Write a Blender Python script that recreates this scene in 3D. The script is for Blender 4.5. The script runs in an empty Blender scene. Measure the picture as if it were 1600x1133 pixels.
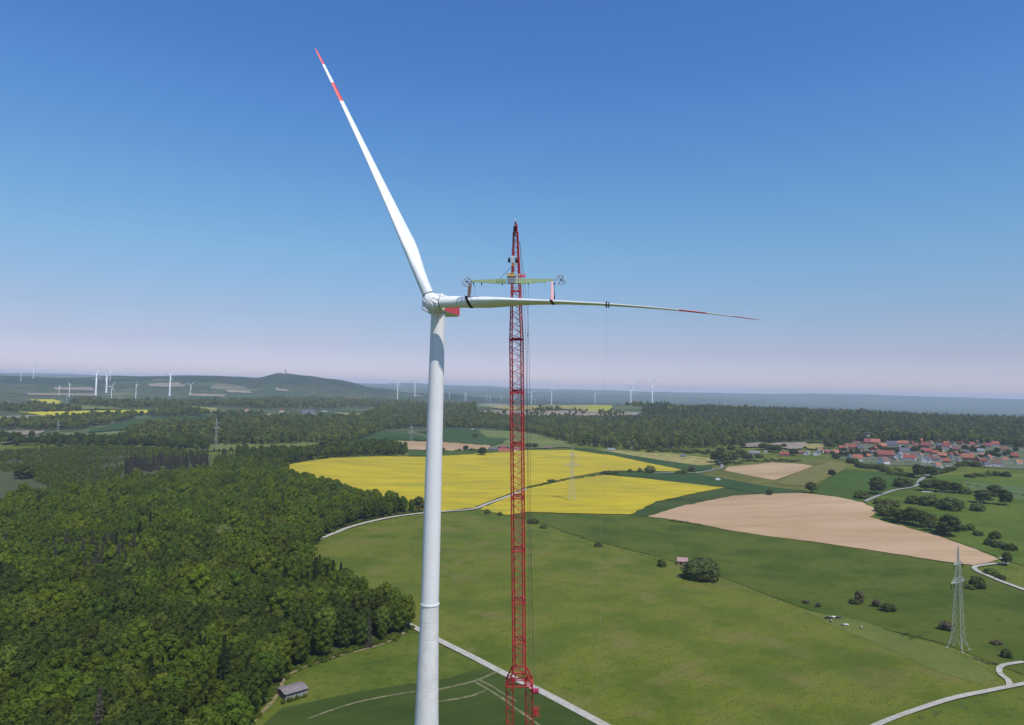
import bpy, math, random
import numpy as np
from mathutils import Vector, Matrix
from mathutils.geometry import delaunay_2d_cdt

R = math.radians
rnd = random.Random(7)
NP = np.random.RandomState(11)
scene = bpy.context.scene
COL = scene.collection

# ------------------------------------------------------------------ camera
CAMZ = 146.0
FPX = 1080.0                      # focal length in pixels of a 1600 px wide picture
PITCH = math.atan((604.5 - 566.5) / FPX)
ROLL = math.atan(0.0245)
cam_data = bpy.data.cameras.new('camera')
cam = bpy.data.objects.new('camera', cam_data); COL.objects.link(cam)
cam_data.sensor_width = 36.0
cam_data.lens = 36.0 * FPX / 1600.0
cam_data.clip_start = 1.0
cam_data.clip_end = 120000.0
CAMM = Matrix.Rotation(R(90) + PITCH, 3, 'X') @ Matrix.Rotation(ROLL, 3, 'Z')
cam.matrix_world = Matrix.Translation((0, 0, CAMZ)) @ CAMM.to_4x4()
scene.camera = cam
CM = np.array(CAMM)

# ------------------------------------------------------------------ light
SUN_EL, SUN_AZ = R(59), R(32)     # azimuth measured from the -Y axis towards +X
to_sun = Vector((math.sin(SUN_AZ) * math.cos(SUN_EL), -math.cos(SUN_AZ) * math.cos(SUN_EL), math.sin(SUN_EL)))
sun_d = bpy.data.lights.new('sun', 'SUN'); sun_d.energy = 4.0; sun_d.angle = R(0.5); sun_d.color = (1.0, 0.955, 0.89)
sun = bpy.data.objects.new('sun', sun_d); COL.objects.link(sun)
sun.rotation_euler = to_sun.to_track_quat('Z', 'Y').to_euler()
world = bpy.data.worlds.new('World'); scene.world = world; world.use_nodes = True
wn = world.node_tree.nodes; wl = world.node_tree.links
sky = wn.new('ShaderNodeTexSky'); sky.sky_type = 'NISHITA'; sky.sun_disc = False
sky.sun_elevation = SUN_EL
sky.sun_rotation = math.atan2(to_sun.x, to_sun.y)
sky.altitude = 300; sky.air_density = 1.0; sky.dust_density = 0.3; sky.ozone_density = 4.0
wl.new(sky.outputs[0], wn['Background'].inputs[0]); wn['Background'].inputs[1].default_value = 0.13
tint = wn.new('ShaderNodeMix'); tint.data_type = 'RGBA'; tint.blend_type = 'MULTIPLY'; tint.inputs[0].default_value = 1.0; ramp = wn.new('ShaderNodeValToRGB'); gen = wn.new('ShaderNodeTexCoord'); sep = wn.new('ShaderNodeSeparateXYZ'); wl.new(gen.outputs['Generated'], sep.inputs[0]); wl.new(sep.outputs[2], ramp.inputs[0])
STOPS = [(0.0, (0.4535, 0.4038, 0.5649)), (0.0259, (0.4535, 0.4038, 0.5649)), (0.0519, (0.4267, 0.3744, 0.4801)), (0.0949, (0.4517, 0.4224, 0.4778)), (0.1792, (0.4604, 0.553, 0.5677)), (0.2597, (0.4363, 0.5928, 0.6596)), (0.3591, (0.3839, 0.5807, 0.7545)), (0.4265, (0.3438, 0.5462, 0.7606)), (0.4778, (0.3457, 0.5462, 0.7733))]
while len(ramp.color_ramp.elements) < len(STOPS): ramp.color_ramp.elements.new(0.9)
for e_, (z_, f_) in zip(ramp.color_ramp.elements, STOPS): e_.position = z_; e_.color = (*f_, 1)
sc_ = wn.new('ShaderNodeVectorMath'); sc_.operation = 'SCALE'; sc_.inputs['Scale'].default_value = 1.6; wl.new(ramp.outputs[0], sc_.inputs[0]); wl.new(sc_.outputs[0], tint.inputs[7])
wl.new(sky.outputs[0], tint.inputs[6]); wl.new(tint.outputs[2], wn['Background'].inputs[0])
scene.view_settings.view_transform = 'Standard'; scene.view_settings.look = 'None'
scene.view_settings.exposure = 0.0; scene.view_settings.gamma = 1.0
scene.render.engine = 'CYCLES'
cy = scene.cycles
cy.use_denoising = True
cy.max_bounces = 5; cy.diffuse_bounces = 2; cy.glossy_bounces = 2; cy.transmission_bounces = 2; cy.volume_bounces = 1; cy.transparent_max_bounces = 4
cy.sample_clamp_indirect = 4.0

# ------------------------------------------------------------------ terrain height
def yhor(px): return 604.5 + (px - 800) * 0.0245
KPX = np.array([-900, -200, 25, 100, 200, 320, 400, 440, 480, 520, 600, 640, 700, 760, 820, 900, 950, 1020, 1100, 1200, 1300, 1500, 1700, 2600.])
NK = len(KPX)
def row(r, spec, default=None):
    """spec: list of (px, value); a value v means height v; a tuple ('y', y) means the crest sits on picture row y"""
    xs, hs = [], []
    for px, v in spec:
        if isinstance(v, tuple):
            Y = r / math.sqrt(1 + ((px - 800) / FPX) ** 2)
            v = CAMZ - (v[1] - yhor(px)) * Y / FPX
        xs.append(px); hs.append(v)
    return np.interp(KPX, xs, hs)
ROWS = [
    (50, row(50, [(0, 0)])),
    (700, row(700, [(0, 0), (1250, 0), (1400, 4), (1700, 8)])),
    (1400, row(1400, [(0, 0), (1100, 0), (1300, 22), (1700, 26)])),
    (2200, row(2200, [(0, 4), (600, 4), (820, 6), (950, 10), (1100, 26), (1300, 34), (1700, 36)])),
    (3200, row(3200, [(-200, 25), (600, 22), (700, ('y', 640)), (760, ('y', 636)), (820, ('y', 634)), (950, ('y', 633)), (1020, ('y', 635)), (1100, ('y', 641)), (1200, ('y', 644)), (1300, ('y', 648)), (1500, ('y', 657)), (1700, ('y', 664))])),
    (4600, row(4600, [(0, 30), (600, 20), (820, -20), (1700, -30)])),
    (7000, row(7000, [(-200, ('y', 592)), (25, ('y', 588)), (100, ('y', 592)), (200, ('y', 588)), (320, ('y', 586)), (345, ('y', 592)), (400, ('y', 590)), (440, ('y', 583)), (480, ('y', 587.5)), (520, ('y', 592)), (600, ('y', 607)), (640, ('y', 614)), (700, ('y', 616)), (820, 0), (1700, -40)])),
    (9500, row(9500, [(0, 0), (1700, -50)])),
    (13000, row(13000, [(-200, ('y', 588)), (25, ('y', 592)), (600, ('y', 606)), (820, ('y', 613)), (1100, ('y', 622)), (1300, ('y', 634)), (1700, ('y', 650))])),
    (21000, row(21000, [(-900, ('y', 560)), (-200, ('y', 578)), (25, ('y', 583.5)), (60, ('y', 582.5)), (200, ('y', 589)), (320, ('y', 592)), (600, ('y', 600)), (640, ('y', 598.5)), (700, ('y', 602)), (760, ('y', 603.5)), (820, ('y', 607)), (900, ('y', 609)), (950, ('y', 610)), (1020, ('y', 612.5)), (1100, ('y', 614)), (1200, ('y', 615.5)), (1300, ('y', 615.5)), (1500, ('y', 621)), (1700, ('y', 627)), (2600, ('y', 648))])),
    (30000, row(30000, [(0, -60)])),
]
RL = np.log(np.array([r for r, _ in ROWS])); RH = np.array([h for _, h in ROWS])
def sines(x, y, lam, seed, n=6):
    s = np.random.RandomState(seed); out = 0
    for _ in range(n):
        a = s.uniform(0, 2 * math.pi); k = 2 * math.pi / (lam * s.uniform(0.6, 1.6)); ph = s.uniform(0, 6.28)
        out = out + np.sin(k * (math.cos(a) * x + math.sin(a) * y) + ph)
    return out / math.sqrt(n)
def H(x, y):
    x = np.asarray(x, float); y = np.asarray(y, float)
    r = np.maximum(np.hypot(x, y), 51.0)
    th = np.clip(np.arctan2(x, y), -R(58), R(58))
    px = 800 + FPX * np.tan(th)
    lr = np.clip(np.log(r), RL[0], RL[-1] - 1e-6)
    i = np.clip(np.searchsorted(RL, lr) - 1, 0, len(RL) - 2)
    t = (lr - RL[i]) / (RL[i + 1] - RL[i]); t = t * t * (3 - 2 * t)
    j = np.clip(np.searchsorted(KPX, px) - 1, 0, NK - 2)
    u = np.clip((px - KPX[j]) / (KPX[j + 1] - KPX[j]), 0, 1); u = u * u * (3 - 2 * u)
    a = RH[i, j] * (1 - u) + RH[i, j + 1] * u
    b = RH[i + 1, j] * (1 - u) + RH[i + 1, j + 1] * u
    h = a * (1 - t) + b * t
    h = h + np.clip(r / 600, 0.15, 1) * 0.9 * sines(x, y, 420, 3)
    far = np.clip((r - 2500) / 6000, 0, 1)
    h = h + far * (7 * sines(x, y, 1700, 5) + 3.0 * sines(x, y, 600, 9))
    return h
def H1(x, y): return float(H(np.array([x]), np.array([y]))[0])

def ray(px, py):
    px = np.asarray(px, float); py = np.asarray(py, float)
    d = np.stack([(px - 800) / FPX, -(py - 566.5) / FPX, -np.ones_like(px)], -1)
    return d @ CM.T
RSTEP = np.exp(np.linspace(math.log(60), math.log(22000), 260))
def ground(px, py):
    """world point where the view ray of picture point (px, py) meets the terrain"""
    px = np.atleast_1d(np.asarray(px, float)); py = np.atleast_1d(np.asarray(py, float))
    d = ray(px, py); hxy = np.hypot(d[:, 0], d[:, 1])
    n = len(px); best = np.full(n, 22000.0)
    for c0_ in range(0, n, 300):
        dd = d[c0_:c0_ + 300]; hh = hxy[c0_:c0_ + 300]
        T = RSTEP[:, None] / hh[None]
        hit = CAMZ + dd[None, :, 2] * T < H(dd[None, :, 0] * T, dd[None, :, 1] * T)
        k = np.where(hit.any(0), hit.argmax(0), len(RSTEP) - 1); lo = RSTEP[np.maximum(k - 1, 0)].copy(); hi = RSTEP[k].copy()
        for _ in range(13):
            m = (lo + hi) / 2; tm = m / hh
            below = CAMZ + dd[:, 2] * tm < H(dd[:, 0] * tm, dd[:, 1] * tm)
            hi = np.where(below, m, hi); lo = np.where(below, lo, m)
        best[c0_:c0_ + 300] = (lo + hi) / 2
    t = best / hxy
    x, y = d[:, 0] * t, d[:, 1] * t
    return np.stack([x, y, H(x, y)], -1)
def G(px, py): return Vector(ground(px, py)[0])
def U(px, py, Y):
    d = ray(px, py); t = Y / d[..., 1]
    return Vector((float(d[..., 0] * t), Y, CAMZ + float(d[..., 2] * t)))
def px_m(p): return FPX / max(p[1], 1.0)      # picture pixels per metre at a place

# ------------------------------------------------------------------ materials
MATS = {}
def mat(name, base=(0.5, 0.5, 0.5), rough=0.8, cols=None, scale=1.0, detail=5, bump=0.0, bump_scale=None, stretch=None, metal=0.0, spec=0.3, mid=(0.35, 0.65), second=None, obj_var=0.0, lines=None, coord='Object', distort=0.0):
    """procedural material: noise between COLS; SECOND = (scale, colour, amount) adds a second noise; LINES = (period m, angle, colour, amount)"""
    if name in MATS: return MATS[name]
    m = bpy.data.materials.new(name); m.use_nodes = True; MATS[name] = m
    n, l = m.node_tree.nodes, m.node_tree.links
    b = n['Principled BSDF']; b.inputs['Roughness'].default_value = rough; b.inputs['Metallic'].default_value = metal
    b.inputs['Specular IOR Level'].default_value = spec
    tc = n.new('ShaderNodeTexCoord'); src = tc.outputs[coord]
    if coord == 'World':
        pass
    if stretch:
        mp = n.new('ShaderNodeMapping'); mp.inputs['Rotation'].default_value = (0, 0, stretch[1]); mp.inputs['Scale'].default_value = (stretch[0], 1, 1)
        l.new(src, mp.inputs[0]); src = mp.outputs[0]
    cols = cols or [tuple(c * 0.92 for c in base), tuple(min(1, c * 1.06) for c in base)]
    nz = n.new('ShaderNodeTexNoise'); nz.inputs['Scale'].default_value = scale; nz.inputs['Detail'].default_value = detail; nz.inputs['Roughness'].default_value = 0.6
    nz.inputs['Distortion'].default_value = distort
    l.new(src, nz.inputs['Vector'])
    cr = n.new('ShaderNodeValToRGB'); l.new(nz.outputs[0], cr.inputs[0])
    el = cr.color_ramp.elements
    while len(el) < len(cols): el.new(0.5)
    for i, c in enumerate(cols):
        el[i].position = mid[0] + (mid[1] - mid[0]) * i / max(1, len(cols) - 1); el[i].color = (*c, 1)
    out = cr.outputs[0]
    def mixin(out, fac, colour, amount):
        mu = n.new('ShaderNodeMath'); mu.operation = 'MULTIPLY'; mu.inputs[1].default_value = amount; l.new(fac, mu.inputs[0])
        mx = n.new('ShaderNodeMix'); mx.data_type = 'RGBA'; l.new(mu.outputs[0], mx.inputs[0]); l.new(out, mx.inputs[6]); mx.inputs[7].default_value = (*colour, 1)
        return mx.outputs[2]
    for s in (second or []):
        sc, colour, amount = s[:3]; lo, hi = s[3] if len(s) > 3 else (0.5, 0.62)
        z = n.new('ShaderNodeTexNoise'); z.inputs['Scale'].default_value = sc; z.inputs['Detail'].default_value = 6; l.new(src, z.inputs['Vector'])
        rr = n.new('ShaderNodeMapRange'); rr.inputs[1].default_value = lo; rr.inputs[2].default_value = hi; l.new(z.outputs[0], rr.inputs[0])
        out = mixin(out, rr.outputs[0], colour, amount)
    if lines:
        per, ang, colour, amount = lines
        mp = n.new('ShaderNodeMapping'); mp.inputs['Rotation'].default_value = (0, 0, ang); l.new(tc.outputs[coord], mp.inputs[0])
        wv = n.new('ShaderNodeTexWave'); wv.inputs['Scale'].default_value = 0.314 / per; wv.inputs['Distortion'].default_value = 0.6; wv.inputs['Detail Scale'].default_value = 0.02
        l.new(mp.outputs[0], wv.inputs['Vector'])
        rr = n.new('ShaderNodeMapRange'); rr.inputs[1].default_value = 0.86; rr.inputs[2].default_value = 0.99; l.new(wv.outputs[1], rr.inputs[0])
        out = mixin(out, rr.outputs[0], colour, amount)
    if obj_var:
        oi = n.new('ShaderNodeObjectInfo'); hs = n.new('ShaderNodeHueSaturation')
        mr = n.new('ShaderNodeMapRange'); mr.inputs[3].default_value = 1 - obj_var; mr.inputs[4].default_value = 1 + obj_var; l.new(oi.outputs['Random'], mr.inputs[0])
        m2 = n.new('ShaderNodeMapRange'); m2.inputs[3].default_value = 0.5 - obj_var * 0.06; m2.inputs[4].default_value = 0.5 + obj_var * 0.06
        fr = n.new('ShaderNodeMath'); fr.operation = 'MULTIPLY'; fr.inputs[1].default_value = 7.31; l.new(oi.outputs['Random'], fr.inputs[0])
        f2 = n.new('ShaderNodeMath'); f2.operation = 'FRACT'; l.new(fr.outputs[0], f2.inputs[0]); l.new(f2.outputs[0], m2.inputs[0])
        l.new(mr.outputs[0], hs.inputs['Value']); l.new(m2.outputs[0], hs.inputs['Hue']); l.new(out, hs.inputs['Color']); out = hs.outputs[0]
    l.new(out, b.inputs['Base Color'])
    if bump:
        z = n.new('ShaderNodeTexNoise'); z.inputs['Scale'].default_value = bump_scale or scale * 4; z.inputs['Detail'].default_value = 4; l.new(src, z.inputs['Vector'])
        bp = n.new('ShaderNodeBump'); bp.inputs['Strength'].default_value = 1.0; bp.inputs['Distance'].default_value = bump; l.new(z.outputs[0], bp.inputs['Height']); l.new(bp.outputs[0], b.inputs['Normal'])
    return m
def leaf_mat(name, c1, c2, var=0.3):
    m = mat(name, cols=[c1, tuple((a + b) / 2 for a, b in zip(c1, c2)), c2], scale=0.45, detail=4, rough=0.75, spec=0.15, obj_var=var, mid=(0.3, 0.7))
    n, l = m.node_tree.nodes, m.node_tree.links
    b = n['Principled BSDF']; tr = n.new('ShaderNodeBsdfTranslucent'); mx = n.new('ShaderNodeMixShader'); mx.inputs[0].default_value = 0.3
    l.new(b.inputs['Base Color'].links[0].from_socket, tr.inputs[0]); l.new(b.outputs[0], mx.inputs[1]); l.new(tr.outputs[0], mx.inputs[2]); l.new(mx.outputs[0], n['Material Output'].inputs[0])
    return m

M_WHITE = mat('white_paint', (0.78, 0.79, 0.79), rough=0.5, scale=0.25, cols=[(0.74, 0.755, 0.76), (0.80, 0.805, 0.80)], spec=0.4)
M_FARWHITE = mat('pale_turbine_paint', (0.8, 0.8, 0.8), rough=0.5)
M_STEEL = mat('tower_steel_paint', cols=[(0.76, 0.73, 0.72), (0.81, 0.775, 0.765)], scale=0.15, stretch=(1, 0), rough=0.45, spec=0.4)
M_CONC = mat('pale_concrete', cols=[(0.66, 0.625, 0.60), (0.72, 0.685, 0.655), (0.76, 0.725, 0.69)], scale=0.35, rough=0.8, obj_var=0.05, second=[(2.2, (0.5, 0.5, 0.49), 0.15)])
M_SEAM = mat('joint_grey', (0.42, 0.42, 0.42))
M_RED = mat('signal_red_paint', (0.62, 0.035, 0.04), rough=0.4, cols=[(0.66, 0.035, 0.045), (0.76, 0.05, 0.06)], scale=0.5)
M_CRANE = mat('crane_red_paint', (0.52, 0.03, 0.035), rough=0.45, cols=[(0.36, 0.016, 0.026), (0.52, 0.032, 0.040)], scale=0.3)
M_DARK = mat('black_rubber', (0.02, 0.02, 0.022), rough=0.6)
M_ROPE = mat('steel_rope', (0.08, 0.08, 0.09), rough=0.5)
M_PALEROPE = mat('pale_rope', (0.3, 0.3, 0.32), rough=0.7)
M_GREEN = mat('pale_green_paint', (0.36, 0.46, 0.24), rough=0.5)
M_GREY = mat('mid_grey_metal', (0.22, 0.24, 0.27), rough=0.5)
M_LGREY = mat('light_grey_metal', (0.55, 0.57, 0.58), rough=0.45, metal=0.3)
M_YELLOW = mat('machine_yellow', (0.75, 0.45, 0.08), rough=0.5)
M_PINK = mat('red_lifting_sling', (0.85, 0.42, 0.40), rough=0.8)
M_CLOTH = mat('white_tarpaulin', (0.72, 0.72, 0.71), rough=0.75, scale=0.8, bump=0.05, bump_scale=1.2)
M_GALV = mat('galvanised_steel', (0.42, 0.43, 0.41), rough=0.7, metal=0.0, cols=[(0.36, 0.37, 0.34), (0.48, 0.49, 0.46)], scale=0.3)
M_BARK = mat('bark', (0.10, 0.08, 0.06), rough=0.9, scale=1.0, bump=0.05)

# ------------------------------------------------------------------ mesh helpers
class MB:
    def __init__(s): s.v = []; s.f = []; s.m = []
    def add(s, vs, fs, mi=0):
        o = len(s.v); s.v += [tuple(v) for v in vs]; s.f += [tuple(i + o for i in f) for f in fs]; s.m += [mi] * len(fs)
    def box(s, c, size, rot=None, mi=0):
        c = Vector(c); vs = []
        for k in range(8):
            p = Vector(((k & 1) - .5, ((k >> 1) & 1) - .5, ((k >> 2) & 1) - .5)); p = Vector((p.x * size[0], p.y * size[1], p.z * size[2]))
            vs.append(c + (rot @ p if rot else p))
        s.add(vs, [(0, 2, 3, 1), (4, 5, 7, 6), (0, 1, 5, 4), (2, 6, 7, 3), (0, 4, 6, 2), (1, 3, 7, 5)], mi)
    def tube(s, p0, p1, r0, r1=None, n=8, mi=0, caps=True):
        p0, p1 = Vector(p0), Vector(p1); r1 = r0 if r1 is None else r1; d = (p1 - p0)
        if d.length < 1e-6: return
        d.normalize(); a = d.orthogonal().normalized(); b = d.cross(a); vs = []
        for p, r in ((p0, r0), (p1, r1)):
            for k in range(n):
                t = 2 * math.pi * k / n; vs.append(p + (a * math.cos(t) + b * math.sin(t)) * r)
        fs = [(k, (k + 1) % n, n + (k + 1) % n, n + k) for k in range(n)]
        if caps: fs += [tuple(reversed(range(n))), tuple(range(n, 2 * n))]
        s.add(vs, fs, mi)
    def path(s, pts, r, n=6, mi=0):
        for a, b in zip(pts[:-1], pts[1:]): s.tube(a, b, r, r, n, mi)
    def loft(s, rings, mi=0, close=True, capends=True):
        n = len(rings[0]); o = len(s.v)
        for rg in rings: s.v += [tuple(p) for p in rg]
        for i in range(len(rings) - 1):
            mm = mi[i] if isinstance(mi, (list, tuple)) else mi
            for k in range(n):
                k2 = (k + 1) % n
                s.f.append((o + i * n + k, o + i * n + k2, o + (i + 1) * n + k2, o + (i + 1) * n + k)); s.m.append(mm)
        if capends:
            s.f.append(tuple(o + k for k in reversed(range(n)))); s.m.append(mi[0] if isinstance(mi, (list, tuple)) else mi)
            s.f.append(tuple(o + (len(rings) - 1) * n + k for k in range(n))); s.m.append(mi[-1] if isinstance(mi, (list, tuple)) else mi)
    def lathe(s, c, prof, n=48, axis=None, mi=0, cap=True):
        c = Vector(c); ax = Vector(axis or (0, 0, 1)).normalized(); a = ax.orthogonal().normalized(); b = ax.cross(a)
        rings = [[c + ax * z + (a * math.cos(2 * math.pi * k / n) + b * math.sin(2 * math.pi * k / n)) * r for k in range(n)] for z, r in prof]
        s.loft(rings, mi, capends=cap)
    def torus(s, c, axis, RR, r, n=24, m=8, mi=0):
        c = Vector(c); ax = Vector(axis).normalized(); a = ax.orthogonal().normalized(); b = ax.cross(a); o = len(s.v)
        for i in range(n):
            t = 2 * math.pi * i / n; e = a * math.cos(t) + b * math.sin(t)
            for j in range(m):
                u = 2 * math.pi * j / m; s.v.append(tuple(c + e * (RR + r * math.cos(u)) + ax * r * math.sin(u)))
        for i in range(n):
            for j in range(m):
                s.f.append((o + i * m + j, o + ((i + 1) % n) * m + j, o + ((i + 1) % n) * m + (j + 1) % m, o + i * m + (j + 1) % m)); s.m.append(mi)
    def mesh(s, name, mats, smooth=False):
        me = bpy.data.meshes.new(name); me.from_pydata(s.v, [], s.f); me.update()
        for m in (mats if isinstance(mats, (list, tuple)) else [mats]): me.materials.append(m)
        if any(s.m): me.polygons.foreach_set('material_index', s.m)
        if smooth: me.polygons.foreach_set('use_smooth', [True] * len(s.f))
        return me
    def build(s, name, mats, parent=None, smooth=False, label=None, bevel=0):
        o = bpy.data.objects.new(name, s.mesh(name, mats, smooth)); COL.objects.link(o)
        if parent is not None: o.parent = parent; 
        if parent is not None and parent.location.length > 0 and not parent.parent:
            o.matrix_parent_inverse = Matrix.Translation(-parent.location) if not parent.get('_local') else Matrix()
        if label: o['label'] = label
        if bevel:
            b = o.modifiers.new('bevel', 'BEVEL'); b.width = bevel; b.segments = 2; b.limit_method = 'ANGLE'
        if smooth:
            try: o.data.set_sharp_from_angle(angle=R(35))
            except Exception: pass
        return o
def tag(o, label, cat, group=None):
    o['label'] = label; o['category'] = cat
    if group: o['group'] = group
    return o
def struct(o, kind='structure'): o['kind'] = kind; return o
def empty(name, loc, rz=0.0, sc=1.0):
    o = bpy.data.objects.new(name, None); COL.objects.link(o); o.location = loc; o.rotation_euler = (0, 0, rz); o.scale = (sc,) * 3; o.empty_display_size = 0.5
    return o
def child(name, me, parent, label=None):
    """a part whose mesh is in its thing's own coordinates"""
    o = bpy.data.objects.new(name, me); COL.objects.link(o); o.parent = parent
    if label: o['label'] = label
    return o
def copy_tree(o, parent=None):
    c = o.copy(); COL.objects.link(c)
    if parent is not None: c.parent = parent
    for ch in list(o.children): copy_tree(ch, c)
    return c

# ------------------------------------------------------------------ terrain
MEADOW = [(0.078, 0.106, 0.008), (0.110, 0.134, 0.011), (0.142, 0.155, 0.018)]
DARKG = [(0.044, 0.072, 0.006), (0.062, 0.090, 0.008), (0.086, 0.108, 0.012)]
def terrain_material():
    m = bpy.data.materials.new('countryside'); m.use_nodes = True; n, l = m.node_tree.nodes, m.node_tree.links
    b = n['Principled BSDF']; b.inputs['Roughness'].default_value = 0.9; b.inputs['Specular IOR Level'].default_value = 0.15
    tc = n.new('ShaderNodeTexCoord'); P = tc.outputs['Object']
    def noise(sc, det=5, dist=0.0):
        z = n.new('ShaderNodeTexNoise'); z.inputs['Scale'].default_value = sc; z.inputs['Detail'].default_value = det; z.inputs['Distortion'].default_value = dist; l.new(P, z.inputs['Vector']); return z.outputs[0]
    def rng(s, a, c):
        r = n.new('ShaderNodeMapRange'); r.inputs[1].default_value = a; r.inputs[2].default_value = c; l.new(s, r.inputs[0]); return r.outputs[0]
    def mix(f, a, c):
        x = n.new('ShaderNodeMix'); x.data_type = 'RGBA'; l.new(f, x.inputs[0])
        for s, i in ((a, 6), (c, 7)):
            if isinstance(s, tuple): x.inputs[i].default_value = (*s, 1)
            else: l.new(s, x.inputs[i])
        return x.outputs[2]
    def ramp(s, stops, const=False):
        r = n.new('ShaderNodeValToRGB'); l.new(s, r.inputs[0]); e = r.color_ramp.elements
        if const: r.color_ramp.interpolation = 'CONSTANT'
        while len(e) < len(stops): e.new(0.5)
        for k, (p, c) in enumerate(stops): e[k].position = p; e[k].color = (*c, 1)
        return r.outputs[0]
    near = ramp(noise(0.02, 8), [(0.35, MEADOW[0]), (0.5, MEADOW[1]), (0.65, MEADOW[2])])
    near = mix(rng(noise(0.35, 4), 0.55, 0.72), near, (0.045, 0.07, 0.014))
    # distant farmland: irregular field cells, woods in dark patches
    sx = n.new('ShaderNodeMapping'); sx.inputs['Rotation'].default_value = (0, 0, 0.5); l.new(P, sx.inputs[0])
    vo = n.new('ShaderNodeTexVoronoi'); vo.inputs['Scale'].default_value = 0.0042; l.new(sx.outputs[0], vo.inputs['Vector'])
    sep = n.new('ShaderNodeSeparateColor'); l.new(vo.outputs['Color'], sep.inputs[0])
    fields = ramp(sep.outputs[0], [(0.0, (0.05, 0.08, 0.03)), (0.3, (0.10, 0.13, 0.04)), (0.5, (0.06, 0.10, 0.035)), (0.66, (0.14, 0.16, 0.06)), (0.8, (0.30, 0.24, 0.15)), (0.9, (0.05, 0.085, 0.03)), (0.97, (0.36, 0.34, 0.08))], True)
    woods = ramp(noise(0.02, 6), [(0.35, (0.026, 0.042, 0.016)), (0.65, (0.105, 0.125, 0.045))])
    farc = mix(rng(noise(0.0011, 7, 0.6), 0.44, 0.46), fields, woods)
    ln = n.new('ShaderNodeVectorMath'); ln.operation = 'LENGTH'; l.new(P, ln.inputs[0])
    out = mix(rng(ln.outputs['Value'], 1900, 2000), near, farc)
    hillw = ramp(noise(0.006, 6), [(0.35, (0.016, 0.030, 0.014)), (0.65, (0.048, 0.064, 0.028))])
    hw_ = rng(ln.outputs['Value'], 5200, 6000); out = mix(hw_, out, mix(rng(noise(0.0016, 6, 0.5), 0.60, 0.62), hillw, fields))
    # the highest and farthest hills are wholly wooded
    out = mix(rng(ln.outputs['Value'], 9000, 11000), out, mix(rng(noise(0.0009, 5), 0.60, 0.62), woods, (0.12, 0.13, 0.06)))
    l.new(out, b.inputs['Base Color'])
    bp = n.new('ShaderNodeBump'); bp.inputs['Distance'].default_value = 0.5; l.new(noise(0.5, 4), bp.inputs['Height']); l.new(bp.outputs[0], b.inputs['Normal'])
    return m
def build_terrain():
    rs = np.exp(np.arange(math.log(40), math.log(22600), 0.0125))
    ths = np.concatenate([np.radians(np.arange(-54, 54.01, 0.25)), np.radians(np.linspace(54, 306, 64)[1:-1])])
    T, RR = np.meshgrid(ths, rs); x = RR * np.sin(T); y = RR * np.cos(T); z = H(x, y)
    nr, nt = x.shape
    v = np.stack([x, y, z], -1).reshape(-1, 3)
    idx = np.arange(nr * nt).reshape(nr, nt); nx = np.roll(idx, -1, 1)
    f = np.stack([idx[:-1], idx[1:], nx[1:], nx[:-1]], -1).reshape(-1, 4)
    v = np.vstack([v, [[0, 0, H1(0, 1)]]]); c = len(v) - 1
    cap = [(c, int(idx[0, k]), int(nx[0, k])) for k in range(nt)]
    me = bpy.data.meshes.new('terrain')
    faces = [tuple(q) for q in f.tolist()] + cap
    me.from_pydata(v.tolist(), [], faces); me.update(); me.polygons.foreach_set('use_smooth', [True] * len(faces))
    me.materials.append(terrain_material())
    o = bpy.data.objects.new('terrain', me); COL.objects.link(o); struct(o); return o
build_terrain()

def resample(pts, step):
    out = []
    for a, b in zip(pts, pts[1:] + pts[:1]):
        a = np.array(a, float); b = np.array(b, float); k = max(1, int(np.linalg.norm(b - a) / step))
        out += [tuple(a + (b - a) * i / k) for i in range(k)]
    return out
def inside(poly, x, y):
    x = np.asarray(x, float); y = np.asarray(y, float); c = np.zeros(x.shape, bool); n = len(poly)
    for i in range(n):
        x1, y1 = poly[i]; x2, y2 = poly[(i + 1) % n]
        if y1 == y2: continue
        c ^= ((y1 > y) != (y2 > y)) & (x < (x2 - x1) * (y - y1) / (y2 - y1) + x1)
    return c
def plan(pix, step=6, wob=0.0, seed=1):
    """picture outline -> outline on the ground (world x, y)"""
    p = resample(pix, step); g = ground([q[0] for q in p], [q[1] for q in p])
    if wob:
        g[:, 0] += wob * sines(g[:, 0], g[:, 1], 25, seed); g[:, 1] += wob * sines(g[:, 0], g[:, 1], 25, seed + 1)
    return [(a, b) for a, b in g[:, :2]]
LIFT = [0]
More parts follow.
